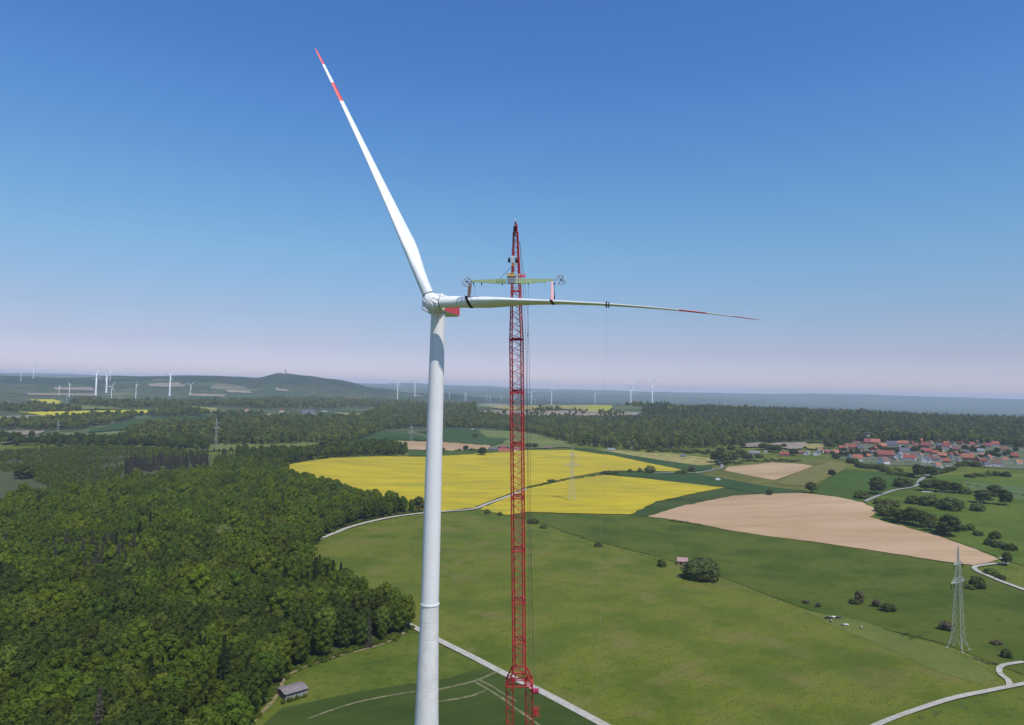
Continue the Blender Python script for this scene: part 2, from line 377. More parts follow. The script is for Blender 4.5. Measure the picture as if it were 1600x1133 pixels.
def sheet(name, outline, material, lift=1.0, kind='structure'):
    """a field: its outline on the ground filled with a mesh draped over the terrain"""
    LIFT[0] += 1
    o2 = np.array(outline); r = np.hypot(o2[:, 0], o2[:, 1]); th = np.arctan2(o2[:, 0], o2[:, 1])
    P = np.stack([th, np.log(r)], -1) * 10
    area = 0.5 * abs(np.dot(P[:, 0], np.roll(P[:, 1], 1)) - np.dot(P[:, 1], np.roll(P[:, 0], 1)))
    st = max(0.09, math.sqrt(area / 2500))
    lo, hi = P.min(0), P.max(0); gx, gy = np.meshgrid(np.arange(lo[0], hi[0], st), np.arange(lo[1], hi[1], st))
    ins = inside([tuple(p) for p in P], gx.ravel(), gy.ravel()); pts = np.stack([gx.ravel()[ins], gy.ravel()[ins]], -1)
    n = len(P); vs = [Vector(p) for p in P] + [Vector(p) for p in pts]
    res = delaunay_2d_cdt(vs, [], [list(range(n))], 1, 1e-5)
    V = np.array([tuple(v) for v in res[0]]) / 10; rr = np.exp(V[:, 1]); x = rr * np.sin(V[:, 0]); y = rr * np.cos(V[:, 0])
    z = H(x, y) + (0.10 + 0.0004 * rr) * lift + LIFT[0] * (0.003 + 0.00002 * np.minimum(rr, 2000))
    F = []
    for f in res[2]:
        a, b, c = (np.array((x[i], y[i])) for i in f[:3]); cr = (b - a)[0] * (c - a)[1] - (b - a)[1] * (c - a)[0]
        F.append(tuple(f) if cr > 0 else tuple(reversed(f)))
    me = bpy.data.meshes.new(name); me.from_pydata(np.stack([x, y, z], -1).tolist(), [], F); me.update(); me.materials.append(material)
    me.polygons.foreach_set('use_smooth', [True] * len(F))
    o = bpy.data.objects.new(name, me); COL.objects.link(o); struct(o, kind); return o
def road(name, pix, w, material, lift=1.6, world_pts=None, wob=0.0):
    g = ground([p[0] for p in pix], [p[1] for p in pix])[:, :2] if world_pts is None else np.array(world_pts)
    # smooth centre line
    pts = [g[0]]
    for k in range(len(g) - 1):
        p0 = g[max(k - 1, 0)]; p1 = g[k]; p2 = g[k + 1]; p3 = g[min(k + 2, len(g) - 1)]; L = np.linalg.norm(p2 - p1); m = max(2, int(L / 4))
        for i in range(1, m + 1):
            t = i / m; pts.append(0.5 * ((2 * p1) + (-p0 + p2) * t + (2 * p0 - 5 * p1 + 4 * p2 - p3) * t * t + (-p0 + 3 * p1 - 3 * p2 + p3) * t ** 3))
    pts = np.array(pts); d = np.gradient(pts, axis=0); d /= np.linalg.norm(d, axis=1)[:, None] + 1e-9; nrm = np.stack([-d[:, 1], d[:, 0]], -1)
    LIFT[0] += 1; V = []
    for k, s in enumerate((-1, -0.4, 0.4, 1)):
        ww = w / 2 * s * (1 + (wob * sines(pts[:, 0], pts[:, 1], 14, 40 + k) if wob else 0) * np.ones(len(pts)))
        q = pts + nrm * ww[:, None] if hasattr(ww, '__len__') else pts + nrm * ww
        r = np.hypot(q[:, 0], q[:, 1]); V.append(np.stack([q[:, 0], q[:, 1], H(q[:, 0], q[:, 1]) + (0.10 + 0.0004 * r) * lift + LIFT[0] * (0.003 + 0.00002 * np.minimum(r, 2000))], -1))
    V = np.stack(V, 1); n = len(pts); v = V.reshape(-1, 3); F = []
    for i in range(n - 1):
        for k in range(3): F.append((i * 4 + k + 1, i * 4 + k, (i + 1) * 4 + k, (i + 1) * 4 + k + 1))
    me = bpy.data.meshes.new(name); me.from_pydata(v.tolist(), [], F); me.update(); me.materials.append(material)
    me.polygons.foreach_set('use_smooth', [True] * len(F))
    o = bpy.data.objects.new(name, me); COL.objects.link(o); struct(o); return o

M_MEADOW = mat('meadow_grass', cols=MEADOW + [(0.115, 0.115, 0.018)], scale=0.022, detail=9, rough=0.9, spec=0.1, bump=0.5, bump_scale=0.6, mid=(0.33, 0.68),
               second=[(0.45, (0.045, 0.070, 0.007), 0.6, (0.56, 0.68)), (0.035, (0.165, 0.145, 0.040), 0.7, (0.52, 0.66)), (0.12, (0.15, 0.15, 0.03), 0.45, (0.52, 0.66)), (0.02, (0.070, 0.105, 0.010), 0.6, (0.5, 0.62)), (1.1, (0.04, 0.065, 0.006), 0.6, (0.55, 0.64))], lines=(9, 0.9, (0.06, 0.095, 0.014), 0.18))
M_MEADOW2 = mat('dark_meadow_grass', cols=DARKG + [(0.085, 0.105, 0.014)], scale=0.016, detail=9, rough=0.9, spec=0.1, bump=0.4, bump_scale=0.6, stretch=(1, 0.2),
                second=[(0.15, (0.03, 0.056, 0.006), 0.5, (0.56, 0.7)), (0.04, (0.095, 0.11, 0.015), 0.4, (0.56, 0.7))])
M_PASTURE = mat('pasture_grass', cols=[(0.06, 0.095, 0.009), (0.085, 0.125, 0.012), (0.105, 0.135, 0.016)], scale=0.02, detail=8, rough=0.9, spec=0.1, bump=0.4, bump_scale=0.6, second=[(0.2, (0.045, 0.07, 0.0075), 0.4, (0.56, 0.7))])
M_PADDOCK = mat('short_green_grass', cols=[(0.04, 0.078, 0.009), (0.056, 0.098, 0.011)], scale=0.02, detail=8, rough=0.9, spec=0.1, second=[(0.1, (0.085, 0.11, 0.015), 0.3)])
M_OLIVE = mat('rough_olive_grass', cols=[(0.085, 0.095, 0.016), (0.125, 0.125, 0.024), (0.15, 0.14, 0.03)], scale=0.02, detail=8, rough=0.9, spec=0.1, second=[(0.08, (0.05, 0.075, 0.01), 0.5)])
M_RAPE = mat('flowering_rapeseed', cols=[(0.34, 0.27, 0.030), (0.44, 0.335, 0.020), (0.51, 0.385, 0.018)], scale=0.02, detail=8, rough=0.9, spec=0.1, stretch=(0.35, -0.35), bump=0.3, bump_scale=1.0, distort=0.8,
             second=[(0.045, (0.3, 0.3, 0.025), 0.55, (0.52, 0.66)), (0.5, (0.25, 0.27, 0.015), 0.5, (0.55, 0.7))], lines=(31, 1.15, (0.22, 0.23, 0.015), 0.22))
M_RAPE_FAR = mat('distant_rapeseed', cols=[(0.42, 0.38, 0.02), (0.5, 0.42, 0.015)], scale=0.02, rough=0.9)
M_PLOUGH = mat('ploughed_soil', cols=[(0.36, 0.232, 0.135), (0.43, 0.285, 0.175), (0.50, 0.345, 0.22)], scale=0.009, detail=7, rough=0.95, spec=0.05, stretch=(0.22, -0.25), bump=0.15, bump_scale=1.5, mid=(0.36, 0.64),
               second=[(0.05, (0.3, 0.2, 0.0625), 0.3, (0.5, 0.65)), (0.5, (0.46, 0.35, 0.115), 0.35, (0.5, 0.66))], lines=(6, 1.32, (0.27, 0.185, 0.0525), 0.45))
M_CROP = mat('young_wheat', cols=[(0.02, 0.052, 0.009), (0.03, 0.066, 0.011), (0.04, 0.074, 0.012)], scale=0.012, detail=7, rough=0.9, spec=0.15, stretch=(0.3, 0.4), second=[(0.1, (0.05, 0.085, 0.015), 0.3)], lines=(24, 1.2, (0.06, 0.085, 0.015), 0.3))
M_CROP2 = mat('barley_crop', cols=[(0.030, 0.052, 0.006), (0.040, 0.064, 0.008), (0.058, 0.080, 0.012)], scale=0.015, detail=7, rough=0.9, spec=0.15, stretch=(0.25, -0.5), second=[(0.1, (0.055, 0.085, 0.0125), 0.35)], lines=(18, 1.0, (0.06, 0.09, 0.0125), 0.3))
M_STRAW = mat('dry_stubble', cols=[(0.24, 0.2, 0.055), (0.33, 0.27, 0.08), (0.2, 0.19, 0.045)], scale=0.02, detail=7, rough=0.95, second=[(0.05, (0.12, 0.14, 0.025), 0.6)])
M_LIGHTG = mat('pale_green_crop', cols=[(0.1, 0.13, 0.0225), (0.15, 0.165, 0.031)], scale=0.015, rough=0.9, stretch=(0.3, 0.1))
M_TAN = mat('far_bare_field', cols=[(0.20, 0.165, 0.11), (0.30, 0.235, 0.17)], scale=0.01, rough=0.95, stretch=(0.3, 0.1))
M_GRAVEL = mat('gravel_track', cols=[(0.36, 0.33, 0.27), (0.47, 0.43, 0.36)], scale=0.4, rough=0.95, second=[(0.15, (0.2, 0.2, 0.055), 0.35, (0.56, 0.7))])
M_ASPH = mat('pale_asphalt', cols=[(0.24, 0.23, 0.21), (0.3, 0.29, 0.265)], scale=0.3, rough=0.9)
M_DIRT = mat('dry_earth', cols=[(0.17, 0.15, 0.06), (0.27, 0.21, 0.11)], scale=0.3, rough=0.95, second=[(0.4, (0.09, 0.11, 0.02), 0.7)])
M_TRACK = mat('flattened_crop', cols=[(0.10, 0.11, 0.04), (0.23, 0.20, 0.11)], scale=0.25, rough=0.95, second=[(0.3, (0.05, 0.085, 0.01), 0.6)])
M_SCRUB = mat('young_plantation_floor', cols=[(0.05, 0.062, 0.016), (0.085, 0.095, 0.026)], scale=0.06, detail=8, rough=0.95, second=[(0.3, (0.03, 0.04, 0.0075), 0.6)])
M_FLOOR = mat('woodland_floor', cols=[(0.04, 0.055, 0.01), (0.06, 0.078, 0.016)], scale=0.1, rough=0.95)

# fields, traced from the photograph and laid out on the ground
sheet('meadow', plan([(495, 845), (530, 833), (580, 817), (640, 808), (700, 802), (745, 797), (790, 806), (850, 822), (925, 847), (1030, 873), (1065, 884), (1130, 905), (1220, 940), (1290, 965), (1400, 990), (1480, 1010), (1545, 1040), (1590, 1075), (1500, 1092), (1430, 1114), (1380, 1180), (1000, 1170), (895, 1110), (792, 1057), (684, 1002), (640, 978), (620, 940), (500, 890)], 10), M_MEADOW)
sheet('meadow', plan([(786, 805), (820, 802), (900, 804), (985, 807), (1012, 809), (1088, 820), (1138, 830), (1220, 841), (1376, 864), (1479, 880), (1521, 888), (1529, 895), (1600, 925), (1700, 960), (1700, 1040), (1600, 1055), (1560, 1040), (1480, 1008), (1400, 988), (1290, 963), (1220, 938), (1130, 903), (1065, 882), (1030, 871), (925, 845), (850, 820)], 10), M_MEADOW2)
sheet('grass_bank', plan([(1262, 955), (1290, 960), (1340, 970), (1400, 990), (1470, 1012), (1530, 1040), (1560, 1062), (1530, 1070), (1470, 1052), (1400, 1020), (1330, 990), (1280, 970)], 8, 1.0), mat('worn_bank_grass', cols=[(0.1, 0.125, 0.013), (0.14, 0.15, 0.021)], scale=0.05, detail=8, rough=0.9, second=[(0.2, (0.07, 0.1, 0.01), 0.5)]), 1.3)
sheet('pasture', plan([(1359, 781), (1381, 772), (1400, 766), (1422, 763), (1434, 757), (1438, 745), (1500, 742), (1600, 745), (1720, 760), (1720, 900), (1600, 885), (1563, 872), (1523, 857), (1465, 837), (1406, 821), (1364, 808), (1372, 799), (1350, 786)], 8), M_PASTURE)
sheet('crop_field', plan([(1499, 752), (1600, 762), (1700, 768), (1700, 782), (1600, 782), (1546, 771), (1508, 764)], 8), mat('bluish_crop', cols=[(0.07, 0.11, 0.025), (0.09, 0.13, 0.03)], scale=0.02, rough=0.9))
sheet('paddock', plan([(1263, 771), (1270, 764), (1295, 748), (1325, 734), (1360, 737), (1425, 742), (1436, 748), (1436, 757), (1420, 763), (1399, 765), (1380, 771), (1358, 780), (1346, 785), (1304, 777), (1280, 773)], 6), M_PADDOCK)
sheet('grassland', plan([(1089, 742), (1115, 730), (1137, 729), (1180, 724), (1210, 720), (1255, 722), (1290, 716), (1330, 726), (1325, 733), (1295, 747), (1270, 762), (1262, 768), (1250, 767), (1200, 761), (1150, 752)], 6), M_OLIVE)
sheet('village_ground', plan([(1298, 706), (1310, 698), (1340, 690), (1400, 687), (1470, 688), (1530, 690), (1600, 698), (1640, 712), (1620, 735), (1550, 732), (1500, 727), (1470, 733), (1430, 727), (1390, 729), (1335, 724), (1300, 714)], 4, 3.0), mat('gardens_and_yards', cols=[(0.055, 0.080, 0.022), (0.10, 0.12, 0.045), (0.15, 0.14, 0.11)], scale=0.05, detail=5, rough=0.95, mid=(0.35, 0.62)), 1.2)
sheet('hay_meadow', plan([(1212, 756), (1240, 743), (1272, 730), (1300, 722), (1322, 727), (1318, 735), (1290, 749), (1265, 762), (1230, 759)], 6, 0.8), mat('brownish_hay_meadow', cols=[(0.13, 0.125, 0.025), (0.17, 0.15, 0.0325)], scale=0.03, rough=0.95), 1.9)
sheet('stubble_field', plan([(918, 701), (932, 703), (999, 706), (1060, 711), (1115, 717), (1117, 726), (1092, 729), (1040, 722), (985, 713), (940, 706)], 5), M_STRAW)
sheet('crop_field', plan([(886, 700.5), (925, 701.5), (985, 712), (1040, 721), (1092, 728), (1114, 728), (1110, 737), (1068, 736), (1020, 727), (959, 714), (911, 704)], 5), M_CROP)
sheet('crop_field', plan([(967, 737.5), (1038, 737), (1089, 741.5), (1150, 752), (1200, 761), (1253, 767.5), (1261, 771.8), (1208, 773), (1192, 773.5), (1131, 762), (1050, 754), (967, 744), (940, 741)], 5), M_CROP)
sheet('crop_field', plan([(1131, 763), (1192, 774), (1208, 773.4), (1144, 776), (1065, 792), (1012, 808.5), (980, 807), (1025, 786), (1080, 774)], 5), M_CROP2)
sheet('rapeseed_field', plan([(436, 730), (479, 722), (519, 717), (585, 714.5), (665, 714.5), (691, 712.5), (747, 709), (800, 706), (821, 704.5), (893, 704.5), (959, 713), (1020, 726), (1066, 735), (1054, 738), (1025, 737), (967, 736.5), (945, 737), (887, 748), (826, 761), (800, 771), (765, 784), (741, 794), (691, 800), (665, 797), (600, 790), (520, 770), (450, 750)], 3, 0.9), M_RAPE, 1.5)
sheet('rapeseed_field', plan([(826, 764), (887, 751), (938, 742.5), (1000, 748), (1070, 756), (1131, 763), (1080, 773), (1025, 785), (985, 805), (900, 803), (821, 801), (795, 806), (748, 797), (767, 789), (800, 775)], 3, 0.9), M_RAPE, 1.5)
sheet('ploughed_field', plan([(1012, 808), (1065, 791.6), (1144, 775.7), (1200, 772.3), (1253, 771), (1306, 777), (1348, 786), (1372, 799), (1359, 808.5), (1385, 817), (1406, 822), (1465, 838), (1523, 859), (1561, 875), (1523, 885), (1479, 879), (1376, 863), (1259, 845.6), (1200, 839), (1138, 829), (1088, 819), (1035, 810.5)], 3, 0.8), M_PLOUGH)
sheet('ploughed_field', plan([(1132.5, 736), (1137.5, 730), (1177.5, 727), (1207.5, 723.3), (1252.5, 726), (1271, 729), (1250, 737.5), (1210, 751), (1175, 745)], 5, 0.3), M_PLOUGH)
# left foreground
sheet('grass_field', plan([(640, 984), (684, 1006), (760, 1044), (700, 1062), (560, 1083), (440, 1110), (360, 1180), (340, 1160), (430, 1090), (450, 1062), (500, 1038), (560, 1018), (610, 1005), (636, 990)], 8), mat('seedy_meadow_grass', cols=[(0.062, 0.095, 0.009), (0.092, 0.12, 0.013), (0.12, 0.135, 0.019)], scale=0.04, detail=9, rough=0.9, spec=0.1, bump=0.4, bump_scale=0.8, second=[(0.9, (0.15, 0.16, 0.03), 0.45, (0.55, 0.66)), (0.25, (0.045, 0.07, 0.006), 0.4)]))
sheet('crop_field', plan([(360, 1180), (440, 1108), (560, 1082), (700, 1061), (757, 1043), (800, 1062), (845, 1084), (900, 1114), (1000, 1170), (1000, 1500), (100, 1500)], 10), M_CROP2)
for pts, w in (([(684, 1079), (740, 1066), (775, 1052)], 1.6), ([(684, 1098), (740, 1088), (762, 1078)], 1.4), ([(740, 1066), (765, 1080), (800, 1104), (850, 1140)], 1.5), ([(744, 1062), (770, 1075), (806, 1098)], 1.2), ([(648, 1082), (590, 1092), (540, 1104), (480, 1125)], 1.3)):
    road('wheel_track', pts, w, M_TRACK, 1.3, wob=0.3)
road('road', [(470, 855), (500, 843), (530, 831.5), (545, 825.5), (580, 816), (620, 808), (665, 802.5), (700, 800), (741, 796), (765, 787), (800, 774.5), (822, 765)], 5.2, M_GRAVEL)
road('road', [(600, 962), (640, 978), (684, 1001), (738, 1028), (792, 1056), (842, 1080), (895, 1108), (960, 1143)], 4.6, M_GRAVEL)
road('dirt_track', [(640, 980), (625, 995), (600, 1007), (560, 1019), (510, 1032), (478, 1043), (455, 1054), (441, 1067), (428, 1095), (395, 1130)], 2.1, M_DIRT, wob=0.3)
road('road', [(1300, 1165), (1380, 1130), (1440, 1108), (1500, 1090), (1540, 1082), (1575, 1075), (1640, 1062), (1760, 1040), (1950, 1010)], 3.0, M_GRAVEL)
road('road', [(1578, 1075), (1575, 1064), (1564, 1056), (1561, 1048), (1568, 1041), (1600, 1036)], 2.7, M_GRAVEL)
road('road', [(1564, 873), (1572, 879), (1570, 882.5), (1560, 882), (1536.5, 884.5), (1522, 888), (1529, 895), (1541, 900), (1575, 914), (1640, 935), (1750, 960), (1900, 985)], 3.8, M_GRAVEL)
road('road', [(1352, 785), (1360, 781), (1381, 773), (1399.5, 767), (1421, 763.5), (1434, 759), (1438, 751), (1450, 744), (1474, 739), (1486, 735)], 5.0, M_ASPH)
road('village_street', [(1434, 757), (1450, 744), (1474, 737), (1462, 727), (1440, 719), (1400, 712), (1360, 712), (1310, 708), (1290, 704)], 5.0, M_ASPH, 2.2)
road('village_street', [(1440, 719), (1480, 710), (1520, 712), (1570, 718), (1620, 724)], 5.0, M_ASPH, 2.2)
road('road', [(1020, 741), (1060, 740), (1089, 740), (1116, 735), (1127, 732.5), (1128, 728), (1123, 723), (1118, 716)], 5.0, M_ASPH)
road('road', [(640, 669.5), (735, 671.5), (800, 671.5), (830, 673)], 7, M_ASPH, 2.5)
# middle distance, left
for pts, m_ in (
    ([(0, 652), (24, 651), (80, 649), (48, 659), (0, 662)], M_TAN), ([(30, 645), (148, 642.6), (246, 641.5), (238, 646.5), (164, 648), (114, 653), (74, 650.7)], M_RAPE_FAR),
    ([(42, 625), (85, 625), (99, 632), (69, 633)], M_RAPE_FAR), ([(0, 675), (65, 674.5), (60, 680), (0, 682)], M_TAN), ([(0, 686), (95, 681.7), (93, 688), (24, 693), (0, 694)], M_TAN),
    ([(130, 678), (151, 670), (225, 655), (339, 650), (345, 662), (270, 668), (199, 672)], M_CROP), ([(90, 692), (110, 684), (196, 676), (200, 684), (140, 690)], M_LIGHTG),
    ([(270, 697), (420, 693), (493, 691), (560, 690), (500, 701), (400, 704), (290, 707)], M_LIGHTG),
    ([(560, 672), (620, 678), (665, 684), (765, 697.6), (694, 691), (628, 688), (560, 690)], M_CROP), ([(660, 676), (694, 671), (747, 672.5), (800, 672.5), (821, 676), (800, 690), (765, 697.6), (694, 691)], M_CROP),
    ([(618, 690.4), (700, 692.5), (765, 697.6), (763, 703), (705, 706), (633, 703.5)], M_PLOUGH), ([(747, 673), (821, 676), (821, 688), (760, 685)], M_LIGHTG),
    ([(640, 704), (705, 706), (763, 703), (800, 701), (800, 706), (700, 713), (640, 714)], M_PADDOCK), ([(815, 677), (845, 680), (898, 691), (893, 700.5), (821, 702.5), (790, 704), (770, 700)], M_LIGHTG),
    ([(744, 643), (824, 642), (920, 643), (1012, 646), (1006, 650), (824, 651), (744, 650)], M_TAN), ([(919, 633.5), (956, 634.5), (958, 644.6), (917, 643)], mat('far_yellow_green', cols=[(0.26, 0.27, 0.025), (0.32, 0.31, 0.035)], scale=0.02, rough=0.9)),
    ([(845, 634), (918, 634), (916, 642.5), (880, 640)], M_STRAW), ([(1040, 636), (1073, 636), (1084, 646), (1045, 642)], M_LIGHTG), ([(760, 637), (840, 634), (875, 640), (800, 642)], M_STRAW),
    ([(466, 627), (499, 629.5), (498, 633.5), (466, 632)], M_TAN), ([(430, 606), (457, 611), (448, 613), (430, 610)], M_TAN), ([(80, 606), (148, 606), (143, 611), (80, 610)], M_TAN), ([(40, 615), (148, 616), (148, 619.5), (45, 618.5)], M_TAN),
    ([(233, 600), (281, 599), (290, 605), (233, 605)], M_TAN), ([(297, 615.5), (352, 617.5), (352, 621), (297, 619)], M_TAN), ([(357, 610), (392, 611.5), (392, 615), (357, 614)], M_TAN), ([(297, 636), (339, 639), (339, 646), (316, 646), (300, 640)], M_STRAW),
    ([(500, 644), (540, 646), (575, 649), (560, 653), (500, 652)], M_CROP), ([(520, 645.5), (578, 649), (575, 651), (540, 649)], M_STRAW), ([(600, 636), (700, 633), (720, 638), (650, 643), (600, 641)], M_LIGHTG),
    ([(100, 634), (180, 634), (190, 640), (60, 643), (60, 636)], M_LIGHTG), ([(1155, 695), (1200, 693), (1200, 700), (1160, 700)], M_TAN), ([(1205, 694), (1258, 693), (1256, 702), (1240, 704), (1205, 700)], M_TAN), ([(1256, 695), (1290, 696), (1285, 704), (1256, 702)], M_STRAW),
    ([(1110, 690), (1210, 683), (1300, 683), (1300, 694), (1200, 692), (1160, 694)], M_CROP2), ([(975, 690), (1020, 688), (1015, 700), (985, 705)], M_LIGHTG), ([(296, 620), (340, 620), (352, 624), (300, 626)], M_CROP)):
    d0 = float(np.hypot(*ground([pts[0][0]], [pts[0][1]])[0][:2])); sheet('field', plan(pts, 2.5, d0 * .003, int(pts[0][0])), m_, .9)
sheet('clearing', plan([(-60, 712), (24, 705), (110, 700), (196, 700), (330, 712), (330, 745), (200, 765), (110, 780), (0, 800), (-60, 815)], 8), M_SCRUB)

# ------------------------------------------------------------------ trees
def ico(c, r, sub=1):
    t = (1 + 5 ** .5) / 2; v = [(-1, t, 0), (1, t, 0), (-1, -t, 0), (1, -t, 0), (0, -1, t), (0, 1, t), (0, -1, -t), (0, 1, -t), (t, 0, -1), (t, 0, 1), (-t, 0, -1), (-t, 0, 1)]
    f = [(0, 11, 5), (0, 5, 1), (0, 1, 7), (0, 7, 10), (0, 10, 11), (1, 5, 9), (5, 11, 4), (11, 10, 2), (10, 7, 6), (7, 1, 8), (3, 9, 4), (3, 4, 2), (3, 2, 6), (3, 6, 8), (3, 8, 9), (4, 9, 5), (2, 4, 11), (6, 2, 10), (8, 6, 7), (9, 8, 1)]
    v = [Vector(p).normalized() for p in v]
    for _ in range(sub):
        nf, cache = [], {}
        def mid(a, b):
            k = (min(a, b), max(a, b))
            if k not in cache: v.append(((v[a] + v[b]) / 2).normalized()); cache[k] = len(v) - 1
            return cache[k]
        for a, b, d in f:
            ab, bd, da = mid(a, b), mid(b, d), mid(d, a); nf += [(a, ab, da), (b, bd, ab), (d, da, bd), (ab, bd, da)]
        f = nf
    return np.array([tuple(p) for p in v]) * r + np.array(c), f
def quads(cent, nrm, size, rs, asp=0.75):
    """leaf clump faces"""
    n = len(cent); a = rs.normal(size=(n, 3)); a -= nrm * (a * nrm).sum(1)[:, None]; a /= np.linalg.norm(a, axis=1)[:, None] + 1e-9
    b = np.cross(nrm, a); s = size[:, None]
    V = np.stack([cent - a * s - b * s * asp * .6, cent + a * s * .7 - b * s * asp, cent + a * s + b * s * asp * .6, cent - a * s * .6 + b * s * asp], 1)
    return V.reshape(-1, 3), [(4 * i, 4 * i + 1, 4 * i + 2, 4 * i + 3) for i in range(n)]
def crown_mesh(name, seed, mats, r=5.0, z0=7.0, z1=23.0, lobes=16, n=1500, leaf=0.5, hull=0.86, sub=1, loose=0.5, flat=1.0):
    rs = np.random.RandomState(seed); C, Rr = [], []
    zc, hz = (z0 + z1) / 2, (z1 - z0) / 2
    for k in range(lobes):
        ph = k * 2.399 + rs.uniform(-.3, .3); w = -0.75 + 1.75 * (k + .5) / lobes
        rad = math.sqrt(max(0.05, 1 - min(1, abs(w)) ** 2.2)); q = rs.uniform(.38, .52)
        C.append((math.cos(ph) * rad * r * .66, math.sin(ph) * rad * r * .66, zc + w * hz * .72)); Rr.append(r * q * (1.0 if w < .6 else .85))
    C.append((0, 0, zc)); Rr.append(r * .72); C = np.array(C); Rr = np.array(Rr)
    V, F, base = [], [], 0
    for c, q in zip(C, Rr):
        v, f = ico(c, q * hull, sub); v = v + rs.normal(scale=q * .06, size=v.shape); V.append(v); F += [(a + base, b + base, d + base) for a, b, d in f]; base += len(v)
    nh = len(F)
    w = Rr ** 2; k = rs.choice(len(C), size=n, p=w / w.sum()); d = rs.normal(size=(n, 3)); d[:, 2] = d[:, 2] * .9 + .25; d /= np.linalg.norm(d, axis=1)[:, None]
    p = C[k] + d * (Rr[k] * rs.uniform(.84, 1.13, n))[:, None]
    dist = np.linalg.norm(p[:, None] - C[None], axis=2) / Rr[None]; dist[np.arange(n), k] = 9; ok = dist.min(1) > .8; p, d = p[ok], d[ok]
    nr = d + rs.normal(scale=loose, size=d.shape); nr /= np.linalg.norm(nr, axis=1)[:, None]
    v, f = quads(p, nr, leaf * rs.uniform(.6, 1.35, len(p)), rs); V.append(v); F += [tuple(i + base for i in q) for q in f]
    V = np.vstack(V)
    me = bpy.data.meshes.new(name); me.from_pydata(V.tolist(), [], F); me.update(); me.materials.append(mats)
    return me
def conifer_mesh(name, seed, m, h=26.0, r=3.3, z0=3.0, n=900, leaf=0.55, thin=0.0):
    rs = np.random.RandomState(seed); V, F, base = [], [], 0
    rings = []
    for i in range(9):
        t = i / 8; rings.append([(math.cos(a) * r * .62 * (1 - t) * rs.uniform(.8, 1.15), math.sin(a) * r * .62 * (1 - t) * rs.uniform(.8, 1.15), z0 + (h - z0) * t) for a in np.linspace(0, 2 * math.pi, 10)[:-1]])
    for rg in rings: V.append(np.array(rg))
    for i in range(8):
        for k in range(9): F.append((i * 9 + k, i * 9 + (k + 1) % 9, (i + 1) * 9 + (k + 1) % 9, (i + 1) * 9 + k))
    base = 81
    t = rs.uniform(0, 1, n) ** 1.35; lay = (t * 13 + rs.uniform(-.15, .15, n)); prof = (1 - t) * (0.72 + 0.4 * (1 - (lay % 1)))
    a = rs.uniform(0, 2 * math.pi, n); lob = 1 + .22 * np.sin(a * 5 + np.floor(lay) * 2.1); rad = r * prof * lob * rs.uniform(.6, 1.08, n) + .15
    p = np.stack([np.cos(a) * rad, np.sin(a) * rad, z0 + (h - z0) * t], -1)
    nr = np.stack([np.cos(a) * .5, np.sin(a) * .5, np.ones(n)], -1) + rs.normal(scale=.4, size=(n, 3)); nr /= np.linalg.norm(nr, axis=1)[:, None]
    v, f = quads(p, nr, leaf * rs.uniform(.6, 1.3, n), rs, .55); V.append(v); F += [tuple(i + base for i in q) for q in f]
    me = bpy.data.meshes.new(name); me.from_pydata(np.vstack(V).tolist(), [], F); me.update(); me.materials.append(m); return me
def trunk_mesh(name, seed, h=12.0, r=0.35, limbs=5, spread=3.0):
    rs = random.Random(seed); mb = MB(); pts = [(0, 0, -0.5)]; x = y = 0
    for i in range(1, 6): x += rs.uniform(-.15, .15); y += rs.uniform(-.15, .15); pts.append((x, y, h * i / 5))
    rings = []
    for i, p in enumerate(pts):
        q = r * (1.35 if i == 0 else 1 - .13 * i); rings.append([(p[0] + math.cos(a) * q, p[1] + math.sin(a) * q, p[2]) for a in [2 * math.pi * k / 8 for k in range(8)]])
    mb.loft(rings)
    for k in range(limbs):
        a = k * 2.4 + rs.uniform(-.4, .4); b = pts[3 + k % 3]; mb.tube(b, (b[0] + math.cos(a) * spread, b[1] + math.sin(a) * spread, b[2] + spread * .9), r * .42, r * .12, 5)
    return mb.mesh(name, M_BARK, True)

L_LIGHT = leaf_mat('young_beech_leaves', (0.088, 0.128, 0.005), (0.15, 0.19, 0.008), .22)
L_MID = leaf_mat('beech_leaves', (0.062, 0.096, 0.006), (0.112, 0.150, 0.010), .28)
L_DARK = leaf_mat('oak_leaves', (0.038, 0.062, 0.006), (0.078, 0.104, 0.010), .28)
L_YELLOW = leaf_mat('yellow_green_leaves', (0.16, 0.19, 0.01), (0.23, 0.25, 0.015), .12)
L_GREY = leaf_mat('willow_leaves', (0.075, 0.095, 0.0225), (0.115, 0.135, 0.0325), .15)
L_OLIVE = leaf_mat('ash_leaves', (0.085, 0.115, 0.012), (0.14, 0.17, 0.02), .2)
L_BROWN = leaf_mat('reddish_leaves', (0.105, 0.085, 0.045), (0.165, 0.130, 0.070), .2)
L_SPRUCE = leaf_mat('spruce_needles', (0.02, 0.036, 0.007), (0.038, 0.055, 0.011), .3)
L_DRY = leaf_mat('ailing_spruce_needles', (0.075, 0.070, 0.042), (0.125, 0.112, 0.072), .25)
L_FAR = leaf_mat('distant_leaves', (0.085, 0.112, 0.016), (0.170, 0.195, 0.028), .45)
L_FARC = leaf_mat('distant_needles', (0.070, 0.095, 0.024), (0.140, 0.165, 0.042), .35)

